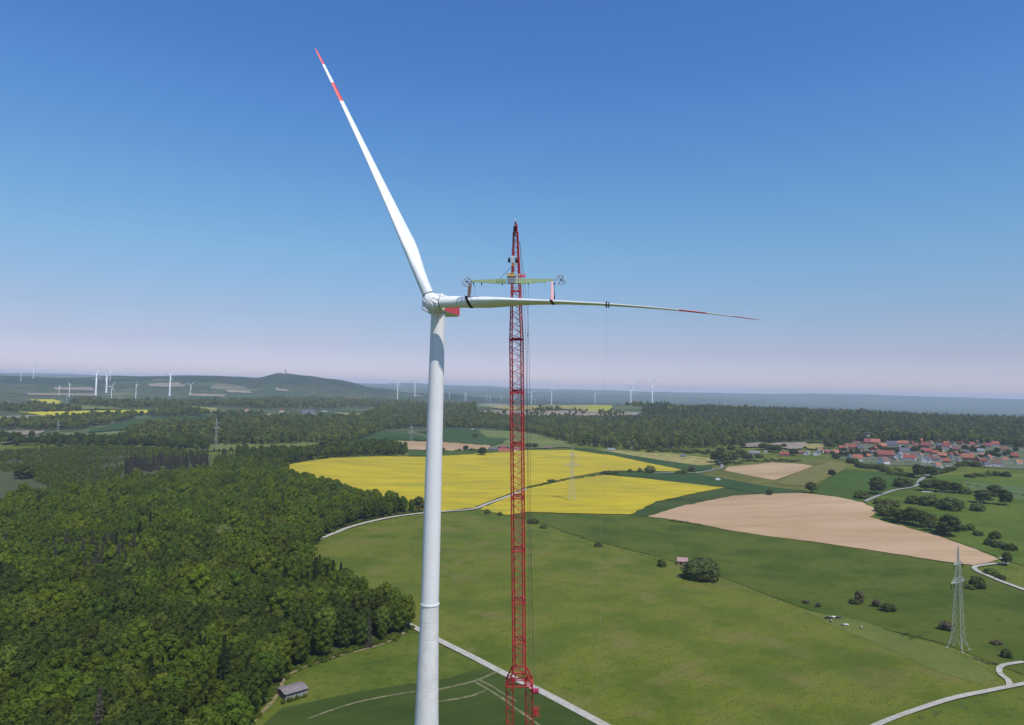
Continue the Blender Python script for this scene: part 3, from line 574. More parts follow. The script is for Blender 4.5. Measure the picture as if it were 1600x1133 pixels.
L_FIELD = leaf_mat('hedgerow_leaves', (0.088, 0.115, 0.020), (0.155, 0.180, 0.040), .25)
L_FIELDD = leaf_mat('dark_hedgerow_leaves', (0.058, 0.080, 0.016), (0.108, 0.132, 0.030), .25)
CR = {}
for k in range(3): CR['light', k] = crown_mesh('young_beech_crown', 20 + k, L_LIGHT, r=4.6 + .4 * k, z0=8, z1=22 + k, n=1500)
for k in range(4): CR['mid', k] = crown_mesh('beech_crown', 30 + k, L_MID, r=4.8 + .5 * k, z0=8, z1=22 + k * .8, n=1700)
for k in range(3): CR['dark', k] = crown_mesh('oak_crown', 40 + k, L_DARK, r=4.9 + .5 * k, z0=7, z1=21 + k, n=1600, lobes=20)
CR['olive', 0] = crown_mesh('ash_crown', 50, L_OLIVE, r=5.0, z0=7, z1=23, n=1700, lobes=20)
CR['pale', 0] = crown_mesh('linden_crown', 57, leaf_mat('pale_linden_leaves', (0.13, 0.155, 0.030), (0.20, 0.215, 0.055), .1), r=7.5, z0=8, z1=25, n=3200, lobes=26, leaf=.45)
CR['yellow', 0] = crown_mesh('maple_crown', 51, L_YELLOW, r=4.6, z0=7, z1=21, n=1500)
CR['dry', 0] = conifer_mesh('ailing_spruce_crown', 52, L_DRY, 27, 3.5, z0=1, n=1300)
CR['dry', 1] = conifer_mesh('ailing_spruce_crown', 53, L_DRY, 24, 3.2, z0=1, n=1200)
CR['spruce', 0] = conifer_mesh('spruce_crown', 54, L_SPRUCE, 27, 3.4, n=1300)
CR['spruce', 1] = conifer_mesh('spruce_crown', 55, L_SPRUCE, 24, 3.1, n=1200)
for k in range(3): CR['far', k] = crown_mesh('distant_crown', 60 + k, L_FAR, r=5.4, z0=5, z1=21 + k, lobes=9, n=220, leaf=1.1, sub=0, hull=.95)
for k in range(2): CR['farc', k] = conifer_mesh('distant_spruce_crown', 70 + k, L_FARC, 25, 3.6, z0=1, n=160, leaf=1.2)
TR = [trunk_mesh('trunk', s) for s in (1, 2, 3)]
TRB = trunk_mesh('stem', 8, h=4.2, r=.3, limbs=5, spread=1.6)
TRC = trunk_mesh('trunk', 5, h=22, r=0.28, limbs=0)

for k in (0, 1, 2): CR['fdark', k] = crown_mesh('tree_crown', 90 + k, L_DARK, r=5.4, z0=0.6, z1=21 + k, n=1900, lobes=22)
for k in (0, 1, 2, 3): CR['fmid', k] = crown_mesh('tree_crown', 95 + k, L_MID, r=5.3, z0=0.8, z1=21 + k, n=1900, lobes=22)
PROTO = {}
def proto(key):
    if key not in PROTO: PROTO[key] = bpy.data.objects.new('_'.join(str(k) for k in key), CR[key])
    return PROTO[key]
def scatter(name, label, pts, keys, which, scale, seed=1, kind='stuff', zs=None):
    """an uncountable wood: ONE object, its crowns set on its points with geometry nodes"""
    n = len(pts); me = bpy.data.meshes.new(name); me.from_pydata([tuple(p) for p in pts], [], [])
    for nm, ty, vals in (('sc', 'FLOAT', scale), ('zs', 'FLOAT', zs if zs is not None else np.ones(n)), ('rt', 'FLOAT', np.random.RandomState(seed).uniform(0, 6.28, n)), ('ix', 'INT', which)):
        at = me.attributes.new(nm, ty, 'POINT'); at.data.foreach_set('value', np.asarray(vals).astype(float if ty == 'FLOAT' else int))
    o = bpy.data.objects.new(name, me); COL.objects.link(o); o['kind'] = kind; o['label'] = label
    ng = bpy.data.node_groups.new(name, 'GeometryNodeTree')
    ng.interface.new_socket('Geometry', in_out='INPUT', socket_type='NodeSocketGeometry'); ng.interface.new_socket('Geometry', in_out='OUTPUT', socket_type='NodeSocketGeometry')
    N, L = ng.nodes, ng.links; gi = N.new('NodeGroupInput'); go = N.new('NodeGroupOutput'); jn = N.new('GeometryNodeJoinGeometry')
    for k in reversed(keys):
        oi = N.new('GeometryNodeObjectInfo'); oi.inputs['Object'].default_value = proto(k); oi.inputs['As Instance'].default_value = False
        gt = N.new('GeometryNodeGeometryToInstance'); L.new(oi.outputs['Geometry'], gt.inputs[0]); L.new(gt.outputs[0], jn.inputs[0])
    def attr(nm, ty):
        a = N.new('GeometryNodeInputNamedAttribute'); a.data_type = ty; a.inputs[0].default_value = nm
        return [s for s in a.outputs if s.enabled][0]
    ip = N.new('GeometryNodeInstanceOnPoints'); ip.inputs['Pick Instance'].default_value = True
    L.new(gi.outputs[0], ip.inputs['Points']); L.new(jn.outputs[0], ip.inputs['Instance']); L.new(attr('ix', 'INT'), ip.inputs['Instance Index'])
    cx = N.new('ShaderNodeCombineXYZ'); L.new(attr('rt', 'FLOAT'), cx.inputs[2]); L.new(cx.outputs[0], ip.inputs['Rotation'])
    sa = attr('sc', 'FLOAT'); mz = N.new('ShaderNodeMath'); mz.operation = 'MULTIPLY'; L.new(sa, mz.inputs[0]); L.new(attr('zs', 'FLOAT'), mz.inputs[1])
    cs = N.new('ShaderNodeCombineXYZ'); L.new(sa, cs.inputs[0]); L.new(sa, cs.inputs[1]); L.new(mz.outputs[0], cs.inputs[2]); L.new(cs.outputs[0], ip.inputs['Scale'])
    L.new(ip.outputs[0], go.inputs[0]); md = o.modifiers.new('wood', 'NODES'); md.node_group = ng
    return o
def fill(outline, step, seed, jit=.45):
    rs = np.random.RandomState(seed); o = np.array(outline); lo, hi = o.min(0), o.max(0)
    gx, gy = np.meshgrid(np.arange(lo[0], hi[0], step), np.arange(lo[1], hi[1], step * .87)); gx[1::2] += step / 2
    gx = gx.ravel() + rs.uniform(-jit, jit, gx.size) * step; gy = gy.ravel() + rs.uniform(-jit, jit, gy.size) * step
    k = inside(outline, gx, gy); x, y = gx[k], gy[k]; return np.stack([x, y, H(x, y)], -1)
def topix(p):
    v = (np.asarray(p, float) - np.array([0, 0, CAMZ])) @ CM
    return 800 + FPX * v[..., 0] / -v[..., 2], 566.5 - FPX * v[..., 1] / -v[..., 2]

TREE_ROOTS = {}
def tree(name, key, loc, sc=1.0, rot=None, zs=1.0, label='', cat='tree', group=None, trunk=True):
    o = empty(name, loc, rnd.uniform(0, 6.28) if rot is None else rot); o.scale = (sc, sc, sc * zs)
    child('crown', CR[key], o)
    if trunk: child('trunk', TRC if key[0] in ('spruce', 'dry') else TR[key[1] % 3], o)
    return tag(o, label, cat, group)

# the near wood: the trees that show largest are things, the rest one mass
WOOD = plan([(648, 801), (600, 808), (560, 817), (530, 827), (505, 839), (485, 860), (475, 885), (500, 915), (560, 945), (622, 972), (640, 983), (608, 1001), (560, 1013), (500, 1031), (452, 1050), (425, 1075), (405, 1110), (372, 1160), (300, 1400), (-300, 1400), (-300, 860), (-60, 820), (0, 803), (110, 783), (200, 768), (330, 748), (400, 746), (452, 753), (520, 776), (600, 796)], 12)
sheet('woodland_floor', WOOD, M_FLOOR, 1.0)
wp = fill(WOOD, 7.4, 5, .48); wx, wy = topix(wp)
n = len(wp); rs = np.random.RandomState(3); kinds = [('light', 0), ('light', 1), ('light', 2), ('mid', 0), ('mid', 1), ('mid', 2), ('mid', 3), ('dark', 0), ('dark', 1), ('dark', 2), ('olive', 0), ('spruce', 0), ('spruce', 1), ('dry', 0)]
patch = sines(wp[:, 0], wp[:, 1], 90, 21) + rs.normal(scale=.5, size=n); con = sines(wp[:, 0], wp[:, 1], 110, 33) + .5 * sines(wp[:, 0], wp[:, 1], 40, 34)
lightness = np.clip((900 - wy) / 120, -1.0, 1.6) + patch * .85
which = np.where(lightness > .8, rs.randint(0, 3, n), np.where(lightness > -.9, rs.randint(3, 7, n), rs.randint(7, 10, n)))
which = np.where(rs.uniform(size=n) < .10, 10, which)
which = np.where((con > 1.55) & (wy > 815) & (rs.uniform(size=n) < .6), rs.randint(11, 13, n), which)
which = np.where(((rs.uniform(size=n) < .004) | ((np.hypot((wx - 150) / 90, (wy - 905) / 22) < 1) & (rs.uniform(size=n) < .35))), 13, which)
wsc = np.clip(rs.normal(.93, .16, n), .55, 1.3) * np.where(wy < 850, .92, 1.0); wsc = np.where(which == 2, wsc * 1.05, wsc)
# only what can be seen from about here
seen = (wx > -160) & (wx < 900) & (wy < 1330)
near = (wx > -40) & (wx < 700) & (wy < 1190) & (wy > 700)
edge = ~inside(WOOD, wp[:, 0] + 13, wp[:, 1]) | ~inside(WOOD, wp[:, 0] + 5, wp[:, 1] - 13)
which = np.where(edge & (which >= 7) & (which < 10), which + 7, np.where(edge & (which < 7), 17 + which % 4, which)); kinds += [('fdark', 0), ('fdark', 1), ('fdark', 2), ('fmid', 0), ('fmid', 1), ('fmid', 2), ('fmid', 3)]
score = 1 / np.hypot(wp[:, 0], wp[:, 1]) * np.where(edge & (wx > 380), 2.2, 1.0); score[~near] = 0
things = np.zeros(n, bool); things[np.argsort(-score)[:285]] = True
KN = {'fdark': 'broadleaf_tree', 'fmid': 'broadleaf_tree', 'light': 'broadleaf_tree', 'mid': 'broadleaf_tree', 'dark': 'broadleaf_tree', 'olive': 'broadleaf_tree', 'spruce': 'spruce_tree', 'dry': 'spruce_tree'}
DESC = {'fdark': 'dark green tree', 'fmid': 'mid green tree', 'light': 'fresh light green tree', 'mid': 'mid green tree', 'dark': 'dark green tree', 'olive': 'olive green tree', 'spruce': 'dark pointed spruce', 'dry': 'thin brownish spruce'}
for i in np.nonzero(things)[0]:
    key = kinds[which[i]]; e = bool(edge[i]) and wx[i] > 380
    where = ('on the upper wood edge by the gravel road' if wy[i] < 880 else 'on the lower wood edge') if e else 'inside the dense wood at lower left'
    if not e:
        col = ['left edge', 'left part', 'middle', 'right part'][int(np.clip((wx[i] - 20) / 130, 0, 3))]; rw = ['upper', 'central', 'lower', 'bottom'][int(np.clip((wy[i] - 880) / 75, 0, 3))]
        where = 'in the %s %s of the wood' % (rw, col)
    else: where += '' if wy[i] < 880 else ' ' + ('behind the shed' if wx[i] < 470 else 'left of the thin spruce' if wx[i] < 570 else 'right of the thin spruce')
    tree(KN[key[0]], key, wp[i], wsc[i] * (1.0 if not e else .95), label=DESC[key[0]] + ' ' + where, group='near wood, ' + DESC[key[0]] + ' ' + where)
rest = seen & ~things
scatter('woodland', 'dense wood with a few spruces covering the lower left', wp[rest], kinds, which[rest], wsc[rest])
eo = np.array(WOOD); ed = np.vstack([eo + NP.normal(scale=1.7, size=eo.shape) for _ in range(9)]); ex, ey = topix(np.c_[ed, H(ed[:, 0], ed[:, 1])]); ed = ed[(ex > 330) & (ey < 1300) & (ey > 780)]
edge_keys = [('bushe', 0), ('bushe', 1)]
for k in (0, 1): CR['bushe', k] = crown_mesh('undergrowth', 180 + k, L_MID if k else L_OLIVE, r=3, z0=-1, z1=4.5, lobes=9, n=420)
scatter('undergrowth', 'dense undergrowth along the foot of the wood edge', np.c_[ed, H(ed[:, 0], ed[:, 1])], edge_keys, NP.randint(0, 2, len(ed)), NP.uniform(.22, .62, len(ed)))
for px, py, key, sc, lb in ((252, 1128, ('yellow', 0), 1.0, 'small bright yellow-green maple crown at the bottom of the dark wood'), (436, 1000, ('dry', 0), .85, 'brownish ailing spruce standing among olive trees in the wood'),
                       (575, 1012, ('dry', 1), .8, 'thin spruce with a bare trunk at the wood edge above the grass field')):
    if sc: tree('maple_tree' if key[0] == 'yellow' else 'ailing_spruce', key, G(px, py), sc, label=lb)
tree('round_tree', ('pale', 0), G(345, 874), 1.12, label='large pale olive round crown rising above the middle of the wood')

# spruce stands beyond the wood
k = 0
for (x0, y0, x1, y1, cnt, hh) in ((194, 741, 322, 728, 72, .86), (336, 725, 371, 722, 18, .68)):
    for i in range(cnt):
        t = (i + .5) / cnt; px = x0 + (x1 - x0) * t + rnd.uniform(-2, 2); py = y0 + (y1 - y0) * t + rnd.uniform(-8, 4)
        tree('ailing_spruce', ('dry', i % 2), G(px, py), hh * 1.25 * rnd.uniform(.85, 1.15), zs=.8, label='grey-brown ailing spruce in the %s dark stand beyond the wood' % ('long' if cnt > 20 else 'short'), group='spruces in the %s stand' % ('long' if cnt > 20 else 'short'), trunk=False)

# middle and far woods
def wood(pix, step, keys, scale, seed, label, zs=1.0, px_step=8, thin=0.0, name='woodland'):
    p = fill(plan(pix, px_step), step, seed, .48); r2 = np.random.RandomState(seed)
    if thin: p = p[(sines(p[:, 0], p[:, 1], 160, seed) + r2.normal(scale=.5, size=len(p))) > thin]
    n = len(p)
    if n: scatter(name, label, p, keys, r2.randint(0, len(keys), n), scale * np.clip(r2.normal(.92, .2, n), .45, 1.45), seed, zs=zs * r2.uniform(.85, 1.15, n))
    print('wood', seed, n)
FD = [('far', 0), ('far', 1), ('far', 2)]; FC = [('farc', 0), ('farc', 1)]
MIDK = [('dark', 0), ('mid', 1), ('dark', 1), ('mid', 2), ('dark', 2)]
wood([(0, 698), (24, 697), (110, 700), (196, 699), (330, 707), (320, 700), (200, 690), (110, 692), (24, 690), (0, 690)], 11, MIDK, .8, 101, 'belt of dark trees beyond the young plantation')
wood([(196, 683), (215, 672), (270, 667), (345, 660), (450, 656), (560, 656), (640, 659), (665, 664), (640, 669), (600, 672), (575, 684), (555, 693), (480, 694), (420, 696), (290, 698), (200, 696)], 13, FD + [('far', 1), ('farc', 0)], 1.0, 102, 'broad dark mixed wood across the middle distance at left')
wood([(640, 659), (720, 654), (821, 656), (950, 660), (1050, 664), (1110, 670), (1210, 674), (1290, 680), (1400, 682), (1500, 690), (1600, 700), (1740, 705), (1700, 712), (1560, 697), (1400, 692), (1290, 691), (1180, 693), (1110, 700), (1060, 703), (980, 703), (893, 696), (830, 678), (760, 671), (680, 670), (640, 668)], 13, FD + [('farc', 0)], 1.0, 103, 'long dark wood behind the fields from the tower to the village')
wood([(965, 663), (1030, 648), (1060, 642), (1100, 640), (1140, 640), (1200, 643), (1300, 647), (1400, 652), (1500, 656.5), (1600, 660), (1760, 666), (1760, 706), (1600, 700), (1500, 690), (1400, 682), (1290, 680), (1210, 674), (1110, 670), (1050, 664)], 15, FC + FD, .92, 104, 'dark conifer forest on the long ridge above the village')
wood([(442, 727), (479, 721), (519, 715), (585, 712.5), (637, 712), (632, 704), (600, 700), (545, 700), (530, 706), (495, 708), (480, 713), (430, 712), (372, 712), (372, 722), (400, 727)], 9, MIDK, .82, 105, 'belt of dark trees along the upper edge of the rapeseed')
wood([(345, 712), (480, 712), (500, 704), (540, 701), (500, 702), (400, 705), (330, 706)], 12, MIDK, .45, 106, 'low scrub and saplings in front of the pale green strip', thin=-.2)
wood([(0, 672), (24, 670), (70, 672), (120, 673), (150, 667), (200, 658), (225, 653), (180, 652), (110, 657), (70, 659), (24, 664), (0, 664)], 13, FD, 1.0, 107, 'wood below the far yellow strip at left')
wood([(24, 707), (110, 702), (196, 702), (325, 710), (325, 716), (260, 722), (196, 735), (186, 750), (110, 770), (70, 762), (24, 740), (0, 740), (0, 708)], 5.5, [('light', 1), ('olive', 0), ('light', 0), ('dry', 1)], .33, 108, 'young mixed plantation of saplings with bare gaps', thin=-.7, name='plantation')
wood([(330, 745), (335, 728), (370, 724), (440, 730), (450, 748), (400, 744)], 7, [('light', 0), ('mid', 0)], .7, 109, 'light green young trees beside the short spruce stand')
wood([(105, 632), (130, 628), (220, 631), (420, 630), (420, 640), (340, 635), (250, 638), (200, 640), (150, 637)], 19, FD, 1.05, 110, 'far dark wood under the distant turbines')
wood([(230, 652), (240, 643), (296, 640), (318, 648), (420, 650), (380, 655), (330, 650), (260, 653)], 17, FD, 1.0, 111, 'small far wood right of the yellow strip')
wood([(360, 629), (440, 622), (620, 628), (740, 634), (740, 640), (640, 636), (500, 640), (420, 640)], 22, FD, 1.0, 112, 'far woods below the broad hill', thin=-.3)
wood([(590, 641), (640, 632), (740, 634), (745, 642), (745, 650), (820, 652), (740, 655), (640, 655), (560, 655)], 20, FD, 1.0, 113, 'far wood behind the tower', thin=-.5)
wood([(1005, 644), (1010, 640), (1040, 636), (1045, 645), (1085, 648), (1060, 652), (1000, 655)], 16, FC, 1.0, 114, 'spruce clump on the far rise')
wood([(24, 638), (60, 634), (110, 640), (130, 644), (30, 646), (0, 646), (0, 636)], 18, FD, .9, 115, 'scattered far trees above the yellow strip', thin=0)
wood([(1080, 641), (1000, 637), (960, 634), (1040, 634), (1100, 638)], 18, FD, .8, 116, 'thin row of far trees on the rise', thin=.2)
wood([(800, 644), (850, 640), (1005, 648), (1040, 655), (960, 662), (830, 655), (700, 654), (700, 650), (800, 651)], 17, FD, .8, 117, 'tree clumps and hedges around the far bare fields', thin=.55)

# ------------------------------------------------------------------ the big turbine
TX = U(686, 520, 159.0); TWX, TWY = TX.x - 0.35, 159.0
zg = H1(TWX, TWY)
JOINT = U(672, 943, 159).z; TOPZ = U(686, 489, 159).z
turb = tag(empty('wind_turbine', (TWX, TWY, zg)), 'large white wind turbine under assembly with two blades and a red nacelle', 'wind turbine')
TREF = [(zg, 4.6), (JOINT - 45, 3.3), (JOINT - 24, 2.62), (JOINT - 12, 2.3), (JOINT, 2.03), (JOINT + 25, 1.93), (JOINT + 45, 1.8), (TOPZ, 1.62)]
def trad(z): return float(np.interp(z, [a for a, b in TREF], [b for a, b in TREF]))
c0 = Vector((TWX, TWY, 0))
zz = JOINT - .2; k = 0
while zz > zg + .1:
    z1 = max(zg, zz - 3.75); mb = MB(); r0, r1 = trad(z1), trad(zz)
    mb.lathe(c0, [(z1, r0 - .10), (z1 + .07, r0), (zz - .07, r1), (zz, r1 - .10)], 64)
    mb.build('concrete_ring', M_CONC, turb, True); zz = z1; k += 1
mb = MB(); seams = [JOINT, JOINT + 22, JOINT + 45, TOPZ]
for a, b in zip(seams[:-1], seams[1:]):
    mb = MB(); mb.lathe(c0, [(a, trad(a) - .03), (a + .02, trad(a)), ((a + b) / 2, trad((a + b) / 2)), (b - .02, trad(b)), (b, trad(b) - .03)], 64); mb.build('steel_section', M_STEEL, turb, True)
mb = MB(); mb.lathe(c0, [(JOINT - .2, 2.02), (JOINT - .2, 2.17), (JOINT + .12, 2.17), (JOINT + .12, 2.02)], 64); mb.build('flange_ring', M_WHITE, turb, True)
# rotor frame
HUB = U(674.5, 472.5, 153.2)
TIP2 = U(1187, 500, 138.6); TIP1 = U(492, 75, 166.5)
yaw = R(13); ax = Vector((-math.sin(yaw), -math.cos(yaw), 0.075)).normalized()      # towards the viewer
er2 = Vector((math.cos(yaw), -math.sin(yaw), 0)).normalized(); up = ax.cross(er2) * -1
if up.z < 0: up = -up
def blade(root, tip, et, sag, name, pitch):
    """root, tip; et = tangential direction; sag = bend vector at mid span"""
    d = (tip - root); L = d.length; d.normalize()
    SS = [0, .02, .045, .08, .12, .16, .2, .26, .33, .42, .52, .62, .70, .765, .766, .80, .845, .846, .90, .925, .926, .96, .985, 1.0]
    ch = lambda s: float(np.interp(s, [0, .05, .1, .15, .2, .3, .42, .55, .7, .85, .95, .985, 1], [2.55, 2.55, 2.85, 3.3, 3.4, 2.75, 2.15, 1.62, 1.15, .80, .56, .4, .12]))
    tc = lambda s: float(np.interp(s, [0, .05, .12, .2, .3, .5, .8, 1], [1, 1, .55, .34, .28, .24, .2, .18]))
    rings, mi = [], []
    for s in SS:
        tw = R(float(np.interp(s, [0, .08, .15, .25, .4, 1], pitch))); c, t = ch(s), ch(s) * tc(s)
        cd = et * math.cos(tw) + ax * math.sin(tw); cd = (cd - d * cd.dot(d)).normalized(); nd = d.cross(cd).normalized()
        ctr = root + d * (L * s) + sag * (4 * s * (1 - s) if isinstance(sag, Vector) else 0)
        rg = []; m = 28; blend = min(1, max(0, (s - .04) / .12))
        for k in range(m):
            a = 2 * math.pi * k / m; x = math.cos(a); yy = math.sin(a); yy = yy * (1 - blend) + blend * math.copysign(abs(yy) ** .6, yy)
            thick = (1 - blend) + blend * (0.30 + 0.70 * ((x + 1) / 2) ** .55) * (1.12 if x > -.95 else .6)
            off = blend * -.18 * c
            rg.append(ctr + cd * (x * c / 2 + off) + nd * (yy * t / 2 * thick))
        rings.append(rg)
    for a, b in zip(SS[:-1], SS[1:]): mi.append(1 if (.765 < (a + b) / 2 < .8455 or (a + b) / 2 > .9255) else 0)
    mb = MB(); mb.loft(rings, mi)
    o = mb.build(name, [M_WHITE, M_RED], turb, True)
    return o, (lambda s: root + d * (L * s) + sag * (4 * s * (1 - s))), d
root2 = HUB + er2 * 1.9; d1 = (TIP1 - HUB).normalized(); root1 = HUB + d1 * 1.9
b2, C2, D2 = blade(root2, TIP2, up, Vector((0, 0, 1.55)), 'blade', [46, 50, 60, 74, 83, 86])
et1 = (Matrix.Rotation(R(120), 3, -ax) @ up)
if et1.x > 0: et1 = (Matrix.Rotation(R(-120), 3, -ax) @ up)
b1, C1, D1 = blade(root1, TIP1, et1, Vector((0.35, 0, 0.3)), 'blade', [40, 40, 40, 42, 42, 40])
# hub under a creased white cover
def creased(c, r, seed, fold=.12, n=64, m=40, squash=None):
    rs = np.random.RandomState(seed); rings = []
    a3 = -ax; u = a3.orthogonal().normalized(); v = a3.cross(u)
    for i in range(m + 1):
        ph = math.pi * (i + .02) / (m + .04); rg = []
        for k in range(n):
            t = 2 * math.pi * k / n; d = a3 * math.cos(ph) + (u * math.cos(t) + v * math.sin(t)) * math.sin(ph)
            f = math.sin(t * 7 + 2.2 * math.sin(ph * 2.3 + 1)) * .5 + abs(math.sin(t * 4 + ph * 3)) * .7 + math.sin(t * 13 - ph * 5) * .25
            q = r * (1 + fold * (f - .5) * math.sin(ph) ** .6)
            for dirn, w in ((er2, .13), (d1, .13), ((-(er2 + d1)).normalized(), .20)):
                q += r * w * max(0, d.dot(dirn)) ** 5
            rg.append(c + d * q * (1 if abs(d.dot(ax)) < .2 else 1 - .06 * abs(d.dot(ax))))
        rings.append(rg)
    mb = MB(); mb.loft(rings); return mb
hubo = creased(HUB + ax * .1, 2.08, 3, .075).build('hub', M_CLOTH, turb, True, label='hub wrapped in a creased white cover')
d3 = (-(er2 + d1)).normalized()
mb = MB(); q0 = HUB + d3 * 1.75 + ax * .15; mb.lathe(q0, [(0, 1.32), (.55, 1.38), (.62, 1.2)], 40, d3); ro = mb.build('blade_socket', M_LGREY, turb, True)
mb = MB(); mb.lathe(q0 + d3 * .5, [(0, 1.1), (.16, 1.1)], 32, d3); mb.build('opening', M_DARK, ro)
for dd in (er2, d1):
    mb = MB(); mb.torus(HUB + dd * 2.05, dd, 1.28, .09, 36, 8); mb.build('blade_collar', M_GREY, turb, True)
# nacelle: white housing with a broad red band on the sides
nax = -ax.copy(); nax.z = 0.0; nax.normalize(); side = Vector((nax.y, -nax.x, 0)); NC = Vector((TWX, TWY, TOPZ + 2.15)) + nax * 3.8
rot = Matrix((side, nax, Vector((0, 0, 1)))).transposed()
def shell(w, y0, y1, z0, z1, ch=.35):
    rings = []
    for y, s in ((y0, .90), (y0 + .5, 1), (y1 - .4, 1), (y1, .95)):
        pr = [(-w / 2, z0 + ch), (-w / 2 + ch, z0), (w / 2 - ch, z0), (w / 2, z0 + ch), (w / 2, z1 - ch), (w / 2 - ch, z1), (-w / 2 + ch, z1), (-w / 2, z1 - ch)]
        cz = (z0 + z1) / 2; rings.append([NC + rot @ Vector((a * s, y, cz + (b - cz) * s)) for a, b in pr])
    m = MB(); m.loft(rings); return m
nac = shell(3.9, -6.3, 6.6, -2.05, 2.0).build('nacelle', M_WHITE, turb, False, bevel=.08)
mb = MB()
for s in (-1, 1): mb.box(NC + rot @ Vector((s * 1.965, .7, -.25)), (.07, 11.4, 3.0), rot)
mb.box(NC + rot @ Vector((0, 6.58, -.35)), (3.6, .07, 2.5), rot)
mb.build('red_band', M_RED, nac)
mb = MB(); mb.lathe(HUB - ax * 1.2, [(0, 1.5), (-1.9, 1.7)], 40, ax); mb.build('main_shaft_housing', M_LGREY, turb, True)
mb = MB()
for x0, l in ((-.9, 1.7), (1.4, 1.9)):
    mb.box(NC + rot @ Vector((.4, x0 + 2.6, 2.32)), (.8, l, .12), rot)
    for s in (-1, 1): mb.box(NC + rot @ Vector((.4, x0 + 2.6 + s * l * .4, 2.15)), (.08, .08, .35), rot)
mb.build('roof_rail', M_DARK, turb)
mb = MB(); mb.lathe(c0, [(TOPZ, 1.7), (TOPZ + .5, 1.75)], 48); mb.build('yaw_ring', M_GREY, turb, True)
# rope guard near the middle of the horizontal blade, its tag lines down to the grass
S955 = .545
p = C2(S955); mb = MB(); mb.torus(p + Vector((0, 0, -.1)), D2, .62, .13, 20, 6); mb.torus(p + D2 * .5 + Vector((0, 0, -.1)), D2, .58, .10, 20, 6)
rg = tag(mb.build('rope_guard', mat('dark_webbing', (0.06, 0.02, 0.02))), 'dark webbing sleeve around the middle of the horizontal blade with a thin tag line', 'rope guard')
mb = MB(); pts = [p + Vector((.3 * math.sin(q * 2), .2 * q, -q * 9.5 - .5)) for q in range(0, 15)]; mb.path(pts, .012, 5); mb.build('tag_line', M_PALEROPE, rg)

# ------------------------------------------------------------------ the crane
BT = U(805.5, 362, 150.0); BB = U(811.3, 1046, 169.0); bd = (BB - BT); BL = bd.length; bd.normalize()
bx = Vector((1, 0, 0)); bx = (bx - bd * bx.dot(bd)).normalized(); by = bx.cross(bd).normalized()
if by.y < 0: by = -by
crane = tag(empty('lattice_crane', (BB.x, 184.0, H1(BB.x, 184.0))), 'tall red lattice boom crane holding the blade lifting beam behind the turbine', 'crane')
def lat(mb, a, b, wa, wb, bays, rc=.15, rb=.055, back=.66, heavy=False):
    """lattice between points a and b; w = width, depth = same"""
    def cs(p, w): return [p - bx * w / 2 - by * w / 2, p + bx * w / 2 - by * w / 2, p + bx * w / 2 * back + by * w / 2, p - bx * w / 2 * back + by * w / 2]
    A, B = cs(a, wa), cs(b, wb)
    for i in range(4): mb.tube(A[i], B[i], rc, rc, 7)
    for k in range(bays):
        t0, t1 = k / bays, (k + 1) / bays
        for i in range(4):
            j = (i + 1) % 4; P0, P1 = A[i].lerp(B[i], t0), A[j].lerp(B[j], t1); Q0 = A[j].lerp(B[j], t0)
            if i in (0,): mb.tube(P0, P1, rb * 1.1, rb * 1.1, 5)
            else:
                if k % 2: mb.tube(P0, P1, rb, rb, 5)
                else: mb.tube(A[i].lerp(B[i], t1), Q0, rb, rb, 5)
            if i != 0 and k % 2 == 0: mb.tube(A[i].lerp(B[i], t0), Q0, rb * .8, rb * .8, 4)
    for P in (A, B):
        for i in range(4): mb.tube(P[i], P[(i + 1) % 4], rb * 1.7, rb * 1.7, 6)
        mb.tube(P[0], P[2], rb, rb, 5); mb.tube(P[1], P[3], rb, rb, 5)
def on_boom(py):
    # point of the boom axis seen on picture row py
    lo, hi = 0.0, BL * 1.8
    for _ in range(40):
        m = (lo + hi) / 2; q = topix(np.array(BT + bd * m)); lo, hi = (m, hi) if q[1] < py else (lo, m)
    return lo
joints = [362, 455, 530, 612, 694, 776, 858, 938, 1000, 1046]
ds = [on_boom(y) for y in joints]; ds[0] = 0
WB = [(0, .95), (ds[1], 2.1), (ds[2], 2.95), (BL * 2, 3.1)]
wat = lambda d: float(np.interp(d, [a for a, b in WB], [b for a, b in WB]))
for a, b in zip(ds[:-1], ds[1:]):
    mb = MB(); lat(mb, BT + bd * (a + .08), BT + bd * (b - .08), wat(a), wat(b), max(5, round((b - a) / 1.35)))
    if a > 0:
        for s in (-1, 1): mb.box(BT + bd * a + bx * s * wat(a) / 2 - by * wat(a) / 2, (.34, .34, .5))
    mb.build('boom_section', M_CRANE, crane)
# ladder and pendant lines inside the boom
mb = MB(); off = by * -.2 + bx * .35
for s in (-.22, .22): mb.path([BT + bd * ds[1] + off + bx * s, BT + bd * ds[-1] + off + bx * s], .035, 5)
dd_ = ds[1]
while dd_ < ds[-1]: mb.tube(BT + bd * dd_ + off - bx * .22, BT + bd * dd_ + off + bx * .22, .02, .02, 4); dd_ += 1.1
mb.build('ladder', M_GREY, crane)
